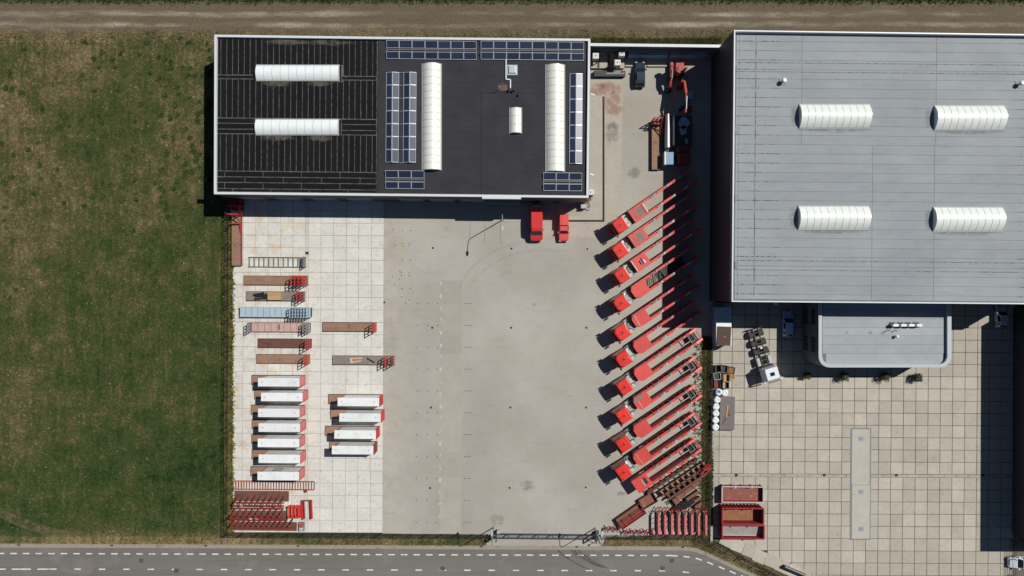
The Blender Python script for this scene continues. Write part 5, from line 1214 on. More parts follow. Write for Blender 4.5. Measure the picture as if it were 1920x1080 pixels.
# rusty rack stacks between the last trailer and the trestles
def arack(label, px, py, ln, wid, z, n, deckm, upm, tall, teeth=True, rot=AX):
    a = P(px, py, z); o = thing('rusty_rack', label, 'rack', (a.x, a.y, 0), rot, 'rusty racks beside the last trailer')
    on(o, 'beam', (0, ln, -wid/2, -wid/2+0.3, 0.1, z), deckm); on(o, 'beam', (0, ln, wid/2-0.16, wid/2, 0.1, z-0.15), deckm)
    for k in range(n):
        x = 0.2+(ln-0.5)*k/max(1, n-1)
        on(o, 'cross_plate', (x, x+(ln/n)*0.5, -wid/2+0.3, wid/2-0.16, 0.25, z-0.2), deckm)
        if teeth:
            B().bar((x, wid/2-0.1, z-0.1), (x+0.05, wid/2+0.28, z+tall), 0.11, 0.12).build('upright', upm, o, world=False)
            B().bar((x+0.25, -wid/2+0.3, z), (x+0.12, wid/2-0.1, z-0.05), 0.07, 0.08).build('brace', upm, o, world=False)
arack('black fitted rack lying against the last trailer side', 1214, 925, 9.3, 0.5, 0.8, 9, m_rustd, m_black, 0.5)
arack('rusty comb rack with triangular plates, second from the last trailer', 1238, 929, 8.6, 1.1, 1.0, 9, m_rust, m_black, 0.4)
arack('rusty double beam rack with square openings and a red end', 1250, 934, 7.6, 1.0, 1.2, 8, m_rustd, m_rustd, 0.3)
a = P(1314, 886, 1.3); rd = thing('red_coupling', 'red coupling piece on the end of the rusty double beam rack', 'coupling', (a.x, a.y, 0), AX)
for k, (x, y) in enumerate(((0, 0), (0.6, 0.3), (0.5, -0.5), (1.2, 0.1))): B().bar((x, y, 1.25), (x+0.7, y+0.15, 1.7), 0.22, 0.2).build('arm', m_rackred, rd, world=False)
on(rd, 'base', (-0.1, 1.8, -0.6, 0.5, 0.1, 1.2), m_dred)
for i, (px, py, l_, w_) in enumerate(((1268, 940, 0.9, 1.1), (1276, 931, 1.6, 0.8), (1291, 920, 1.6, 0.7), (1305, 909, 1.5, 0.7), (1299, 930, 2.4, 0.5), (1308, 938, 1.2, 0.5), (1310, 948, 1.3, 0.5))):
    a = P(px, py, 0.9); o = thing('rusty_box', 'small rusty steel box, %s of the loose row above the trestles' % ORD[i], 'box', (a.x, a.y, 0), AX, 'loose rusty boxes above the trestles')
    on(o, 'shell', (-l_/2, l_/2, -w_/2, w_/2, 0.05, 0.75), m_rustd); on(o, 'top_plate', (-l_/2+0.08, l_/2-0.08, -w_/2+0.08, w_/2-0.08, 0.75, 0.82), m_brown)
    on(o, 'foot', (-l_/2-0.15, l_/2+0.15, -w_/2-0.12, -w_/2, 0.0, 0.2), m_black)
a = P(1249, 945, 0.3); o = thing('black_ladder', 'short black lattice ladder piece on the paving above the trestles', 'steel frame', (a.x, a.y, 0), AX)
for s_ in (1, -1): on(o, 'side_rail', (0, 3.0, s_*0.22-0.04, s_*0.22+0.04, 0.05, 0.2), m_black)
for k in range(9): on(o, 'rung', (0.1+0.34*k, 0.18+0.34*k, -0.2, 0.2, 0.08, 0.16), m_black)
for i in range(5):
    a = P(1290-9*i, 948+4.5*i, 0.6); o = thing('black_rack', 'black steel rack frame in the shade above the trestles, %s from the grass' % ORD[i], 'rack', (a.x, a.y, 0), AX+0.2)
    for s_ in (1, -1): on(o, 'rail', (-0.2, 2.2, s_*0.25-0.05, s_*0.25+0.05, 0.1, 0.7), m_black)
    for k in range(5): on(o, 'rung', (0.1+0.42*k, 0.22+0.42*k, -0.22, 0.22, 0.3, 0.6), m_dred if k % 2 else m_black)

# ------------------------------------------------------------------ east yard clutter
a, c = P(1343, 648, 2.5), P(1371.5, 576, 2.5); cx, cy = (a.x+c.x)/2, (a.y+c.y)/2; hx, hy = (c.x-a.x)/2, (c.y-a.y)/2
ct = thing('container', 'pale ribbed container, roof coloured blue where shaded and white where sunlit, brown sheet on top', 'container', (cx, cy, 0))
on(ct, 'body', (-hx, hx, -hy, hy, 0.1, 2.44), m_bluebox)
on(ct, 'roof_panel', (-hx, hx, -hy, hy-2.35, 2.45, 2.5), m_white); on(ct, 'roof_panel', (-hx, hx, hy-2.33, hy, 2.45, 2.52), m_lblue)  # blue panel puts the hall's shade into the roof colour, white the sunlit part
for k in range(8): on(ct, 'roof_rib', (-hx, hx, hy-2.2+0.28*k, hy-2.16+0.28*k, 2.52, 2.545), m_bluebox)
a = P(1358, 630, 2.7); o = thing('cover_sheet', 'dark brown slatted sheet lying on the lower half of the container', 'cover', (a.x, a.y, 0), -0.04)
for k in range(9): on(o, 'slat', (-1.08, 1.08, -1.5+0.333*k, -1.5+0.333*k+0.31, 2.5, 2.6), m_net)
B().cyl((0.05, -0.1, 2.6), (0.05, -0.1, 2.7), 0.13, 10).build('handle', m_pink, o, world=False)
def crate(label, px, py, z, rz, shell, fill, sx=0.95, sy=1.0, hgt=0.85, fz=0.45):
    a = P(px, py, hgt); o = thing('crate', label, 'crate', (a.x, a.y, 0), rz, 'crates stacked beside the grass strip')
    for s_ in (1, -1):
        on(o, 'side', (s_*(sx/2)-0.03, s_*(sx/2)+0.03, -sy/2, sy/2, 0.05, hgt), shell); on(o, 'end', (-sx/2+0.03, sx/2-0.03, s_*(sy/2)-0.03, s_*(sy/2)+0.03, 0.05, hgt), shell)
    on(o, 'contents', (-sx/2+0.04, sx/2-0.04, -sy/2+0.04, sy/2-0.04, 0.08, fz), fill)
    return o
crate('black open crate in the top left corner of the crate group', 1346.5, 691.5, 0, 0.1, m_black, m_black, fz=0.2)
crate('black mesh crate in the middle of the top crate row', 1358.5, 692, 0, -0.1, m_grey, m_black, 1.0, 1.15)
o = crate('crate heaped with brown timber scrap, top right of the group', 1371.5, 694.5, 0, -0.15, m_black, m_orust, 1.0, 1.05, fz=0.7)
crate('crate covered with a pale grey plastic sheet', 1345, 705.5, 0, 0.15, m_plast, m_black, 1.05, 1.1, fz=0.6)
o = crate('crate half filled with pale timber, upper of two', 1362.5, 709, 0, 0.0, m_wood, m_black, 0.95, 1.15); on(o, 'timber', (-0.42, -0.1, -0.5, 0.5, 0.3, 0.9), m_wood)
o = crate('brown slatted crate at the right of the group', 1373, 707, 0, 0.1, m_wood, m_orust, 0.8, 0.95, fz=0.6)
for k in range(5): on(o, 'slat', (-0.4, 0.4, -0.42+0.18*k, -0.33+0.18*k, 0.86, 0.9), m_wood)
o = crate('crate half filled with pale timber, lower of two', 1360.8, 722.5, 0, 0.0, m_black, m_black, 1.0, 1.0); on(o, 'timber', (-0.46, -0.12, -0.46, 0.46, 0.3, 0.88), m_wood)
o = crate('dark crate with reddish scrap next to the bulk bags', 1344.5, 720, 0, 0.05, m_black, m_dred, 0.9, 1.1, fz=0.6)
def bag_mesh(seed):
    r = random.Random(seed); b = B(); nz, na = 7, 16; prof = [(0.40, 0.05), (0.52, 0.2), (0.56, 0.5), (0.55, 0.8), (0.50, 0.96), (0.34, 1.04), (0.14, 0.99)]
    ph = r.random()*6; rows = []
    for rr, z in prof: rows.append([(rr*(1+0.06*math.sin(4*2*math.pi*k/na+ph)+r.uniform(-0.04, 0.04))*math.cos(2*math.pi*k/na), rr*(1+0.05*math.cos(3*2*math.pi*k/na+ph)+r.uniform(-0.04, 0.04))*math.sin(2*math.pi*k/na), z+r.uniform(-0.03, 0.03)) for k in range(na)])
    for i in range(nz-1):
        for k in range(na): b.face([rows[i][k], rows[i][(k+1) % na], rows[i+1][(k+1) % na], rows[i+1][k]])
    b.face(rows[-1]); b.face(rows[0][::-1]); return b
bags = [(1348.5, 735.5, 'upper left bag of the pair'), (1360, 737, 'upper right bag of the pair'), (1345.2, 750, 'first in the column by the steel plate'), (1343.3, 763, 'second in the column by the steel plate'), (1342.8, 775.5, 'third in the column by the steel plate'), (1342.3, 788.5, 'fourth in the column by the steel plate'), (1342.3, 801.5, 'last in the column by the steel plate')]
for i, (px, py, lb) in enumerate(bags):
    a = P(px, py, 1.0); o = thing('bulk_bag', 'white bulk bag, %s' % lb, 'bag', (a.x, a.y, 0), i*0.7, 'white bulk bags beside the grass strip')
    bag_mesh(i).build('sack', m_bag, o, world=False)
    for k in range(4):
        t_ = math.pi/4+k*math.pi/2; p0 = Vector((0.4*math.cos(t_), 0.4*math.sin(t_), 1.0)); B().bar(p0, p0+Vector((-0.28*math.cos(t_+0.5), -0.28*math.sin(t_+0.5), 0.07)), 0.06, 0.03).build('lifting_loop', m_grey if k % 2 else m_bag, o, world=False)
    if i == 0: B().box(-0.3, 0.2, -0.1, 0.35, 1.02, 1.05).build('label_patch', mat('blue_label', (0.05, 0.12, 0.3), 0.1, 5, 0.6), o, world=False)
a, c = P(1350, 806, 0.75), P(1377.5, 743.5, 0.75); hx, hy = (c.x-a.x)/2, (c.y-a.y)/2
o = thing('steel_sheet_stack', 'grey steel sheets stacked beside the white bulk bags', 'steel sheets', ((a.x+c.x)/2, (a.y+c.y)/2, 0), -0.02)
on(o, 'top_sheet', (-hx, hx, -hy, hy, 0.69, 0.75), m_plate2); on(o, 'lower_sheets', (-hx+0.1, hx-0.06, -hy-0.06, hy-0.1, 0.15, 0.66), m_plate2)
for y in (-1.8, 0, 1.8): on(o, 'bearer', (-hx, hx, y-0.08, y+0.08, 0.0, 0.15), m_wood)
a = P(1365, 776, 0.8); o = thing('timber_scrap', 'brown timber scrap lying on the steel sheets', 'timber', (a.x, a.y, 0))
for p0, p1, w_, m in (((-0.25, -0.6, 0.8), (-0.05, 1.4, 0.8), 0.2, m_wood), ((-0.9, -1.7, 0.79), (-0.2, -0.5, 0.79), 0.1, m_dred), ((0.05, 0.2, 0.8), (0.3, 0.5, 0.8), 0.25, m_orust), ((0, -0.1, 0.82), (0.4, -0.2, 0.82), 0.2, m_rustd)): B().bar(p0, p1, w_, 0.07).build('scrap_piece', m, o, world=False)
# skips
def skip(label, x0, y0, x1, y1, hgt, floor, fz, rim, ribs, tilt=0.0):
    a, c = P(x0, y1, hgt), P(x1, y0, hgt); hx, hy = (c.x-a.x)/2, (c.y-a.y)/2; o = thing('skip_container', label, 'skip', ((a.x+c.x)/2, (a.y+c.y)/2, 0), -0.01, 'red open skips in the slab yard')
    B().hexa([(-hx+0.05, -hy+0.05, 0.1), (hx-0.05, -hy+0.05, 0.1), (hx-0.05, hy-0.05, 0.1), (-hx+0.05, hy-0.05, 0.1)], [(-hx+0.05, -hy+0.05, fz), (hx-0.05, -hy+0.05, fz), (hx-0.05, hy-0.05, fz+tilt), (-hx+0.05, hy-0.05, fz+tilt)]).build('floor', floor, o, world=False)
    for s_ in (1, -1):
        on(o, 'side_wall', (-hx, hx, s_*(hy-0.04)-0.04, s_*(hy-0.04)+0.04, 0.05, hgt-0.1), m_skip); on(o, 'end_wall', (s_*(hx-0.04)-0.04, s_*(hx-0.04)+0.04, -hy+0.09, hy-0.09, 0.05, hgt-0.1), m_skip)
    b = B()
    for s_ in (1, -1): b.box(-hx-0.05, hx+0.05, s_*hy-0.09, s_*hy+0.09, hgt-0.1, hgt); b.box(s_*hx-0.09, s_*hx+0.09, -hy+0.1, hy-0.1, hgt-0.1, hgt)
    b.build('rim', rim, o, world=False)
    for k in range(ribs):
        x = -hx+0.2+(2*hx-0.4)*k/(ribs-1)
        for s_ in (1, -1): on(o, 'rib', (x-0.07, x+0.07, s_*hy-0.1, s_*hy+0.1, 0.1, hgt-0.12), m_skip)
    for k in range(2): on(o, 'lashing_hook', (-hx*0.4+k*hx*0.8, -hx*0.4+k*hx*0.8+0.25, hy-0.2, hy+0.2, hgt, hgt+0.06), rim)
    return o
skip('skip with pale grey rim and a flat red floor, upper of the three', 1354, 913, 1431.5, 942, 1.3, m_skipr, 0.55, m_plast, 5)
skip('deep red skip with orange rusty floor, middle of the three', 1354.5, 953.5, 1432, 983, 2.2, m_orust, 0.6, m_skip, 12)
o = skip('red skip with grey sheet inside, lowest of the three', 1354.5, 985.5, 1433, 1010.5, 1.7, m_skipg, 0.55, m_skip, 10, 0.35)
on(o, 'inner_ledge', (-3.1, 2.2, -0.85, -0.7, 0.6, 0.85), m_plast)

# IBC tanks and pallet bench north of the warehouse corner
def ibc(label, px, py, z, base=0.0, sx=1.05, sy=1.0):
    a = P(px, py, z); o = thing('liquid_tank', label, 'tank', (a.x, a.y, base), 0.0, 'white liquid tanks')
    h_ = z-base
    if base > 0:
        for ax in (-1, 1):
            for ay in (-1, 1): on(o, 'stand_leg', (ax*(sx/2-0.08)-0.06, ax*(sx/2-0.08)+0.06, ay*(sy/2-0.08)-0.06, ay*(sy/2-0.08)+0.06, 0.5-base, 0), m_grey)
    on(o, 'pallet_base', (-sx/2, sx/2, -sy/2, sy/2, 0, 0.14), m_black); B().box(-sx/2+0.03, sx/2-0.03, -sy/2+0.03, sy/2-0.03, 0.15, h_).build('tank', m_ibc, o, world=False, bevel=0.09)
    b = B()
    for k in range(5):
        for s_ in (1, -1): b.box(-sx/2+k*sx/4-0.015, -sx/2+k*sx/4+0.015, s_*sy/2-0.012, s_*sy/2+0.012, 0.14, h_)
    for x in (-sx/4, sx/4): b.box(x-0.015, x+0.015, -sy/2, sy/2, h_+0.002, h_+0.02)
    b.build('cage', m_galv, o, world=False)
    B().cyl((0, 0, h_), (0, 0, h_+0.06), 0.1, 12).build('lid', m_black, o, world=False)
ibc('white liquid tank nearest the warehouse corner by the yard wall', 1117, 104.5, 2.7, 1.5)
ibc('white liquid tank on the open bench next to the dark shade', 1158, 117, 2.4, 1.25)
ibc('half hidden white tank close to the yard wall coping', 1166, 100, 2.7, 1.5, 1.0, 0.9)
ibc('white liquid tank beside the warehouse south-east corner', 1107.5, 360, 2.2, 0.0)
a = P(1140, 112, 0.5); o = thing('tank_bench', 'concrete bench with gratings carrying the white tanks', 'bench', (a.x, a.y, 0))
on(o, 'slab', (-2.7, 2.6, -1.35, 1.3, 0.1, 0.5), m_apron)
for x in (-2.0, -0.4): on(o, 'bearer', (x+0.3, x+0.65, -1.3, 1.25, 0.5, 0.53), m_rustd)
for x0, x1 in ((-1.4, -0.4), (-0.1, 1.4)): on(o, 'pipe', (x0, x1, 1.0, 1.2, 0.52, 0.75), m_ibc)
a = P(1148, 138, 0.8); o = thing('trough', 'dark open trough in front of the tank bench', 'trough', (a.x, a.y, 0))
on(o, 'shell', (-2.9, 2.1, -0.4, 0.5, 0.05, 0.75), m_black); on(o, 'lid', (-1.0, 1.9, -0.1, 0.45, 0.75, 0.8), m_grey)
a = P(1168.5, 133, 1.0); o = thing('traffic_cone', 'orange red marker bollard at the bench corner', 'bollard', (a.x, a.y, 0)); B().cyl((0, 0, 0.03), (0, 0, 1.1), 0.3, 12, r2=0.12).build('body', MATS['orange_red'], o, world=False); on(o, 'base', (-0.35, 0.35, -0.35, 0.35, 0.0, 0.05), m_black)
for x0, x1, lb in ((1173, 1186, 'short'), (1214, 1252, 'long')):
    a, c = P(x0, 123.5, 0.3), P(x1, 123.8, 0.3); o = thing('kerb_beam', '%s pale concrete beam lying %s the dark hatchback' % (lb, 'left of' if lb == 'short' else 'right of'), 'beam', ((a.x+c.x)/2, a.y, 0)); on(o, 'beam', (-(c.x-a.x)/2, (c.x-a.x)/2, -0.1, 0.12, 0.03, 0.35), m_apron); on(o, 'foot', (-(c.x-a.x)/2+0.2, -(c.x-a.x)/2+0.5, -0.18, 0.2, 0.03, 0.12), m_rustd)
a = P(1094.5, 387, 1.1); o = thing('control_cabinet', 'grey control cabinet with loose hoses below the warehouse corner', 'cabinet', (a.x, a.y, 0)); on(o, 'body', (-0.42, 0.42, -0.3, 0.32, 0.05, 1.1), m_plast); on(o, 'door', (-0.38, 0.38, -0.33, -0.3, 0.1, 1.05), m_grey)
b = B()
for cx_, cy_, r_ in ((0.75, 0.0, 0.4), (0.55, 0.55, 0.45), (0.7, -0.2, 0.25)):
    for k in range(14):
        t0, t1 = k*0.4, (k+1)*0.4; b.bar((cx_+r_*math.cos(t0), cy_+r_*1.3*math.sin(t0), 0.12), (cx_+r_*math.cos(t1), cy_+r_*1.3*math.sin(t1), 0.12), 0.05, 0.05)
b.build('hose', m_black, o, world=False)
a = P(1103, 377, 1.0); o = thing('wood_props', 'bundle of timber props leaning at the warehouse corner', 'timber', (a.x, a.y, 0), R(35))
for k in range(4): B().bar((-1.4+0.1*k, -0.15+0.1*k, 0.1), (0.6, -0.1+0.1*k, 0.9), 0.09, 0.09).build('prop', m_wood if k == 1 else m_rustd, o, world=False)
a = P(1085, 394, 0.1)
o = thing('pole', 'thin pale pole lying from the cabinet towards the small red van', 'pole', (a.x, a.y, 0), R(32)); B().cyl((-2.3, 0.2, 0.12), (1.0, 0.2, 0.3), 0.06, 8).build('shaft', m_wood, o, world=False); B().cyl((-2.4, 0.2, 0.1), (-2.3, 0.2, 0.12), 0.09, 8).build('tip', m_plast, o, world=False)
for px, py in ((1110.5, 327), (1112, 177)):
    a = P(px, py, 3.5); o = B().bar((a.x-0.35, a.y+0.1, 3.5), (a.x+0.25, a.y-0.12, 3.5), 0.2, 0.12).build('wall_lamp', m_white, wh)

# ------------------------------------------------------------------ lamps, fences, gate
def lamp(label, bx, by, adir, hgt=8.4, alen=1.75):
    a = P(bx, by); o = thing('street_lamp', label, 'street lamp', (a.x, a.y, 0), 0.0, 'tall street lamps')
    B().cyl((0, 0, 0.03), (0, 0, hgt-0.7), 0.085, 10, r2=0.055).build('pole', m_galv, o, world=False)
    b = B(); pts = [Vector((0, 0, hgt-0.72)), Vector((0, adir*0.12, hgt-0.3)), Vector((0, adir*0.5, hgt-0.05)), Vector((0, adir*alen, hgt+0.1))]
    for p0, p1 in zip(pts, pts[1:]): b.cyl(p0, p1, 0.05, 8)
    b.build('arm', m_galv, o, world=False)
    n = 10; q = [(0.19*math.cos(2*math.pi*k/n), adir*(alen+0.35)+0.46*math.sin(2*math.pi*k/n)) for k in range(n)]
    B().prism(q, hgt+0.02, hgt+0.2).build('lamp_head', m_plast, o, world=False, bevel=0.04)
    on(o, 'base_plate', (-0.2, 0.2, -0.2, 0.2, 0.03, 0.1), m_galv)
lamp('street lamp standing near the warehouse door', 943, 412, -1); lamp('street lamp at the left gate post', 925, 989, 1); lamp('street lamp at the right gate post', 1115.5, 990.5, 1)
def panel_mesh(ln, hgt):
    def f():
        b = B(); n = int(ln/0.16)
        for k in range(n+1): b.box(ln*k/n-0.009, ln*k/n+0.009, -0.009, 0.009, 0.06, hgt)
        for z in (0.1, hgt*0.37, hgt*0.68, hgt-0.04): b.box(0, ln, -0.02, 0.02, z-0.02, z+0.02)
        return b.data('mesh_panel', m_fence)
    return cached(('fp', round(ln, 2), hgt), f)
m_fence = mat('fence_black', (0.02, 0.022, 0.022), 0.1, 4, 0.5)
def fence(label, pts, hgt=1.95, step=2.5):
    a0 = P(*pts[0]); o = thing('fence', label, 'fence', (a0.x, a0.y, 0))
    pm = cached(('post', hgt), lambda: B().box(-0.05, 0.05, -0.05, 0.05, 0, hgt+0.08).data('post', m_fence))
    for p0, p1 in zip(pts, pts[1:]):
        a, c = P(*p0), P(*p1); d = c-a; n = max(1, round(d.length/step)); ang = math.atan2(d.y, d.x); ln = d.length/n
        me = panel_mesh(ln, hgt)
        for k in range(n):
            q = a+d*(k/n)-a0; place(me, 'mesh_panel', o, (q.x, q.y, 0), ang); place(pm, 'post', o, (q.x, q.y, 0), ang)
    q = P(*pts[-1])-a0; place(pm, 'post', o, (q.x, q.y, 0))
    return o
fence('black mesh fence along the west edge of the slab yard', [(431, 372), (428.5, 999.5)])
fence('black mesh fence along the road left of the gate', [(428.5, 999.5), (915, 1001.5)])
fence('black mesh fence along the road right of the gate', [(1125, 1003), (1313, 1004)])
fence('black mesh fence slanting down along the east yard edge', [(1313, 1004), (1345, 1017), (1390, 1043), (1446, 1072), (1520, 1108)])
fence('black mesh fence behind the parked trailers and grass strip', [(1333, 650), (1330, 870), (1328, 1000)], 1.2)
fence('low fence between the east yard and the white car', [(1893, 1010), (1892, 1110)], 1.5)
a, c = P(926, 1000.5), P(1118, 1002.5); gt = thing('sliding_gate', 'long dark sliding truss gate across the yard entrance', 'gate', (a.x, a.y, 0), math.atan2(c.y-a.y, c.x-a.x)); ln = (c-a).length
m_gate = mat('gate_green', (0.035, 0.05, 0.055), 0.1, 4, 0.5)
for z, w_ in ((0.2, 0.22), (1.9, 0.14)): on(gt, 'rail', (0, ln, -w_/2, w_/2, z-0.09, z+0.09), m_gate)
n = 52
me = B().box(-0.018, 0.018, -0.02, 0.02, 0.28, 1.82).data('bar', m_gate)
for k in range(n+1): place(me, 'bar', gt, (ln*k/n, 0, 0))
for k in range(8): place(cached('gpost', lambda: B().box(-0.06, 0.06, -0.06, 0.06, 0.28, 1.82).data('stile', m_gate)), 'stile', gt, (ln*k/7, 0, 0))
for x, lb in ((0.4, 'left'), (ln-0.3, 'right')):
    q = a+(c-a).normalized()*x; o = thing('gate_post', 'dark gate portal with guide rollers at the %s end of the sliding gate' % lb, 'gate post', (q.x, q.y, 0))
    for y in (-0.35, 0.35): on(o, 'upright', (-0.09, 0.09, y-0.09, y+0.09, 0, 2.6), m_gate)
    on(o, 'crossbar', (-0.09, 0.09, -0.44, 0.44, 2.6, 2.75), m_gate); on(o, 'motor_box', (0.12, 0.6, 0.3, 0.75, 0.0, 0.9), m_gate if lb == 'right' else m_plast)
    B().bar((-0.1, 0.4, 2.5), (-1.3 if lb == 'left' else 0.9, -1.0, 1.2), 0.06, 0.06).build('stay', m_gate, o, world=False)
q = P(1121.5, 1012); o = thing('sign_post', 'small white domed camera post beside the right gate lamp', 'camera post', (q.x, q.y, 0)); B().cyl((0, 0, 0), (0, 0, 2.2), 0.05, 8).build('pole', m_galv, o, world=False); B().cyl((0, 0, 2.2), (0, 0, 2.4), 0.16, 12, r2=0.08).build('camera_dome', m_white, o, world=False)
q = P(1492, 1072, 0.9); o = thing('concrete_barrier', 'white topped barrier beam along the slanting east fence', 'barrier', (q.x, q.y, 0), -0.40); on(o, 'beam', (-1.9, 1.9, -0.16, 0.16, 0, 1.0), m_black); on(o, 'cap', (-1.9, 1.9, 0.05, 0.17, 1.0, 1.06), m_plast)
for px, py, lb in ((1391, 1044, 'upper'), (1434, 1068, 'lower')):
    q = P(px, py); o = thing('cycle_stand', 'black hoop stand on the slanting verge, %s of two' % lb, 'hoop', (q.x, q.y, 0), -0.5)
    for s_ in (1, -1): B().bar((s_*0.4, 0, 0), (s_*0.4, 0, 0.9), 0.07, 0.07).build('upright', m_black, o, world=False)
    B().bar((-0.43, 0, 0.92), (0.43, 0, 0.92), 0.07, 0.07).build('top_bar', m_black, o, world=False)
q = P(1334, 1000, 0.3); o = thing('concrete_block', 'narrow pale concrete kerb block between the trestles and the skips', 'block', (q.x, q.y, 0)); on(o, 'block', (-0.2, 0.2, -1.1, 1.1, 0, 0.35), m_slab2); on(o, 'end_stone', (-0.2, 0.2, -1.5, -1.12, 0, 0.3), m_slab2)

# ------------------------------------------------------------------ vegetation
def tufts(name, pos, hmin, hmax, wmin, wmax, blades, m, label=None):
    n = len(pos); k = blades
    P0 = np.repeat(np.asarray(pos), k, axis=0); N_ = n*k
    th = RNG.uniform(0, 2*np.pi, N_); r = RNG.uniform(wmin, wmax, N_); hh = RNG.uniform(hmin, hmax, N_); ww = r*RNG.uniform(0.25, 0.5, N_)
    off = RNG.normal(0, 1, (N_, 2))*r[:, None]*0.35
    bx, by = P0[:, 0]+off[:, 0], P0[:, 1]+off[:, 1]; dx, dy = np.cos(th), np.sin(th)
    v = np.zeros((N_, 3, 3)); z0 = P0[:, 2]
    v[:, 0] = np.stack([bx-dy*ww, by+dx*ww, z0], 1); v[:, 1] = np.stack([bx+dy*ww, by-dx*ww, z0], 1); v[:, 2] = np.stack([bx+dx*r, by+dy*r, z0+hh], 1)
    me = bpy.data.meshes.new(name); me.vertices.add(N_*3); me.vertices.foreach_set('co', v.reshape(-1)); me.loops.add(N_*3); me.loops.foreach_set('vertex_index', np.arange(N_*3, dtype=np.int32))
    me.polygons.add(N_); me.polygons.foreach_set('loop_start', np.arange(0, N_*3, 3, dtype=np.int32)); me.materials.append(m); me.update(calc_edges=True); me.validate()
    o = bpy.data.objects.new(name, me); COL.objects.link(o); tag(o, label, kind='stuff'); return o
def scatter(n, x0, y0, x1, y1, z=0.0):
    px = RNG.uniform(x0, x1, n); py = RNG.uniform(y0, y1, n); return np.stack([(px-960)/S, (540-py)/S, np.full(n, z)], 1)
tufts('field_grass', np.concatenate([scatter(26000, -60, 60, 424, 1004), scatter(2500, -60, 1000, 424, 1018)]), 0.03, 0.14, 0.08, 0.22, 5, m_tuft, 'short rough grass of the field')
tufts('dry_grass', scatter(9000, -60, 30, 424, 1010), 0.03, 0.12, 0.08, 0.2, 4, m_drytuft, 'straw coloured dry grass in the field')
tufts('track_grass', np.concatenate([scatter(5000, -60, 56, 1380, 80), scatter(500, -60, 4, 1980, 14)]), 0.04, 0.18, 0.08, 0.22, 5, m_drytuft, 'dry grass along the dirt track')
m_broad = mat('dock_leaf', (0.055, 0.085, 0.026), 0.3, 3, 0.95, spec=0.0)
cl = []
for _ in range(190):
    if random.random() < 0.5: cx_, cy_ = random.uniform(-20, 400), random.uniform(60, 390)
    else: cx_, cy_ = random.uniform(-20, 415), random.uniform(60, 1000)
    if random.random() < 0.35: cx_ = random.uniform(300, 412); cy_ = random.uniform(80, 420)
    s_ = random.uniform(0.5, 2.2)
    cl.append(np.stack([(RNG.normal(cx_, s_, int(6+s_*5))-960)/S, (540-RNG.normal(cy_, s_, int(6+s_*5)))/S, np.full(int(6+s_*5), 0.02)], 1))
tufts('broadleaf_weeds', np.concatenate(cl), 0.08, 0.32, 0.14, 0.30, 5, m_broad, 'dark green broadleaf weeds clumped in the field')
sp_ = scatter(80, -40, 80, 415, 1005, 0.05); tufts('pale_flowers', sp_, 0.05, 0.12, 0.05, 0.12, 5, m_plast, 'tiny pale flowers dotted in the field')
tufts('hedge_weeds', np.concatenate([scatter(6500, 425, 498, 436, 996, 0.03), scatter(900, 424, 400, 434, 500, 0.03), scatter(700, 422, 500, 441, 996, 0.03)]), 0.15, 0.55, 0.1, 0.32, 5, m_moss, 'mossy yellow green weeds along the west fence')
tufts('strip_weeds', np.concatenate([scatter(2600, 1318, 632, 1334, 870, 0.04), scatter(2600, 1318, 860, 1335, 1004, 0.04), scatter(600, 1300, 640, 1322, 1000, 0.04)]), 0.05, 0.4, 0.1, 0.28, 5, m_weed, 'rank brown green weeds behind the trailers')
sheet('weed_strip', [P(*p) for p in [(1316, 634), (1335, 634), (1337, 760), (1335, 1004), (1312, 1004), (1318, 860)]], 0.034, mat('weed_soil', A(98, 86, 64), 0.3, 1.5, 0.95, c2=A(70, 70, 40), sc2=0.8, lo=0.45, hi=0.6))
sheet('hedge_strip', [P(*p) for p in [(423, 392), (435, 392), (437, 520), (437, 998), (422, 998)]], 0.045, mat('moss_soil', A(96, 92, 40), 0.3, 1.5, 0.95))
vg = [s_ for s_ in scatter(5500, -40, 1005, 1460, 1080) if True]
def inverge(p):
    px, py = p[0]*S+960, 540-p[1]*S
    if px < 912: return 1006 < py < 1019.5+px*0.0035
    if px < 1134: return False
    if px < 1305: return 1008 < py < 1023
    return (px-1305)*0.47+1006 < py < (px-1305)*0.465+1026 and px < 1450
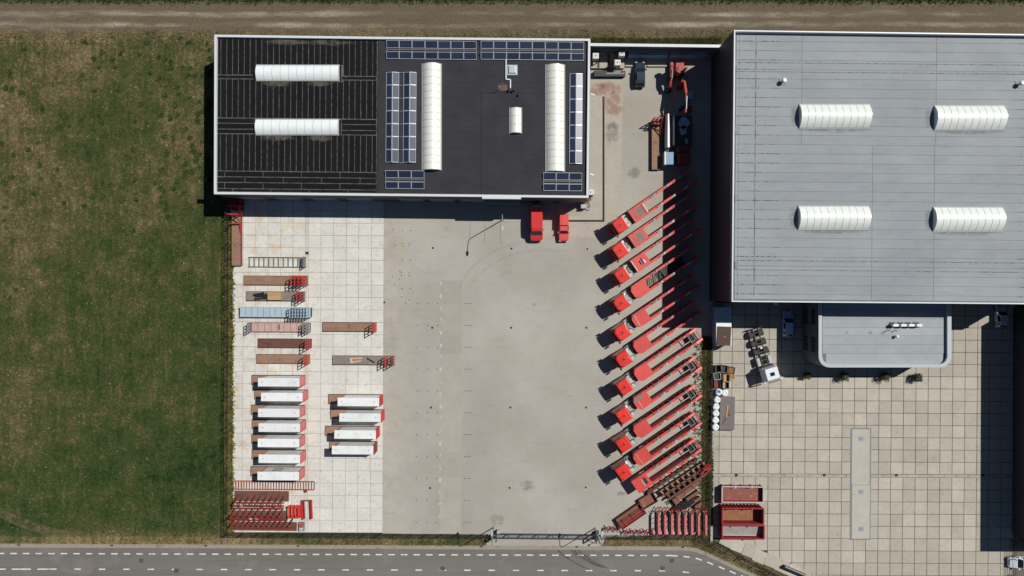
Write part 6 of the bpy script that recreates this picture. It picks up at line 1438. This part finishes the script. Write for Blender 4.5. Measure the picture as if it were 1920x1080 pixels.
vg = np.array([p for p in np.concatenate([scatter(14000, -40, 1004, 1330, 1026), scatter(9000, 1300, 1004, 1460, 1085)]) if inverge(p)])
tufts('verge_grass', vg, 0.04, 0.16, 0.08, 0.2, 5, m_drytuft, 'dry olive grass of the road verge')
wl = np.concatenate([scatter(2200, 1110, 73, 1350, 81, 0.0), scatter(4000, -60, -30, 1980, 8, 0.0)]); tufts('wall_grass', wl, 0.1, 0.3, 0.1, 0.25, 5, m_tuft, 'lush green grass behind the yard wall and along the track edge')
def shrub(label, px, py, r):
    a = P(px, py, 0.9); o = thing('shrub', label, 'shrub', (a.x, a.y, 0), 0, 'clipped round shrubs in front of the annex')
    B().cyl((0, 0, 0), (0, 0, 0.45), 0.32, 14, r2=0.4).build('planter', m_pot, o, world=False)
    n = 900; d = RNG.normal(0, 1, (n, 3)); d /= np.linalg.norm(d, axis=1)[:, None]; rad = r*RNG.uniform(0.55, 1.08, n)*(1+0.18*np.sin(4*np.arctan2(d[:, 1], d[:, 0])+px))
    c = d*rad[:, None]*np.array([1, 1, 0.8]) + np.array([0, 0, 0.5+r*0.7]); s_ = RNG.uniform(0.05, 0.12, n)
    t1 = np.cross(d, RNG.normal(0, 1, (n, 3))); t1 /= np.linalg.norm(t1, axis=1)[:, None]; t2 = np.cross(d, t1)+RNG.normal(0, 0.3, (n, 3))
    v = np.stack([c-t1*s_[:, None], c+t2*s_[:, None]*0.6, c+t1*s_[:, None], c-t2*s_[:, None]*0.6], 1).reshape(-1, 3)
    b = B(); b.v = [tuple(x) for x in v]; b.f = [(4*i, 4*i+1, 4*i+2, 4*i+3) for i in range(n)]; b.m = [0]*n; b.build('foliage', m_leaf, o, world=False)
    B().cyl((0, 0, 0.4), (0, 0, 0.5+r*0.6), 0.06, 8).build('stem', m_rustd, o, world=False)
shrub('small round shrub in annex shade, first from the white truck', 1513, 704, 0.62); shrub('round shrub half in annex shade, second from the white truck', 1582, 706, 0.8); shrub('round shrub at the annex shade edge, third from the white truck', 1659, 706, 0.85); shrub('sunlit round shrub nearest the black shed', 1720, 708, 0.78)
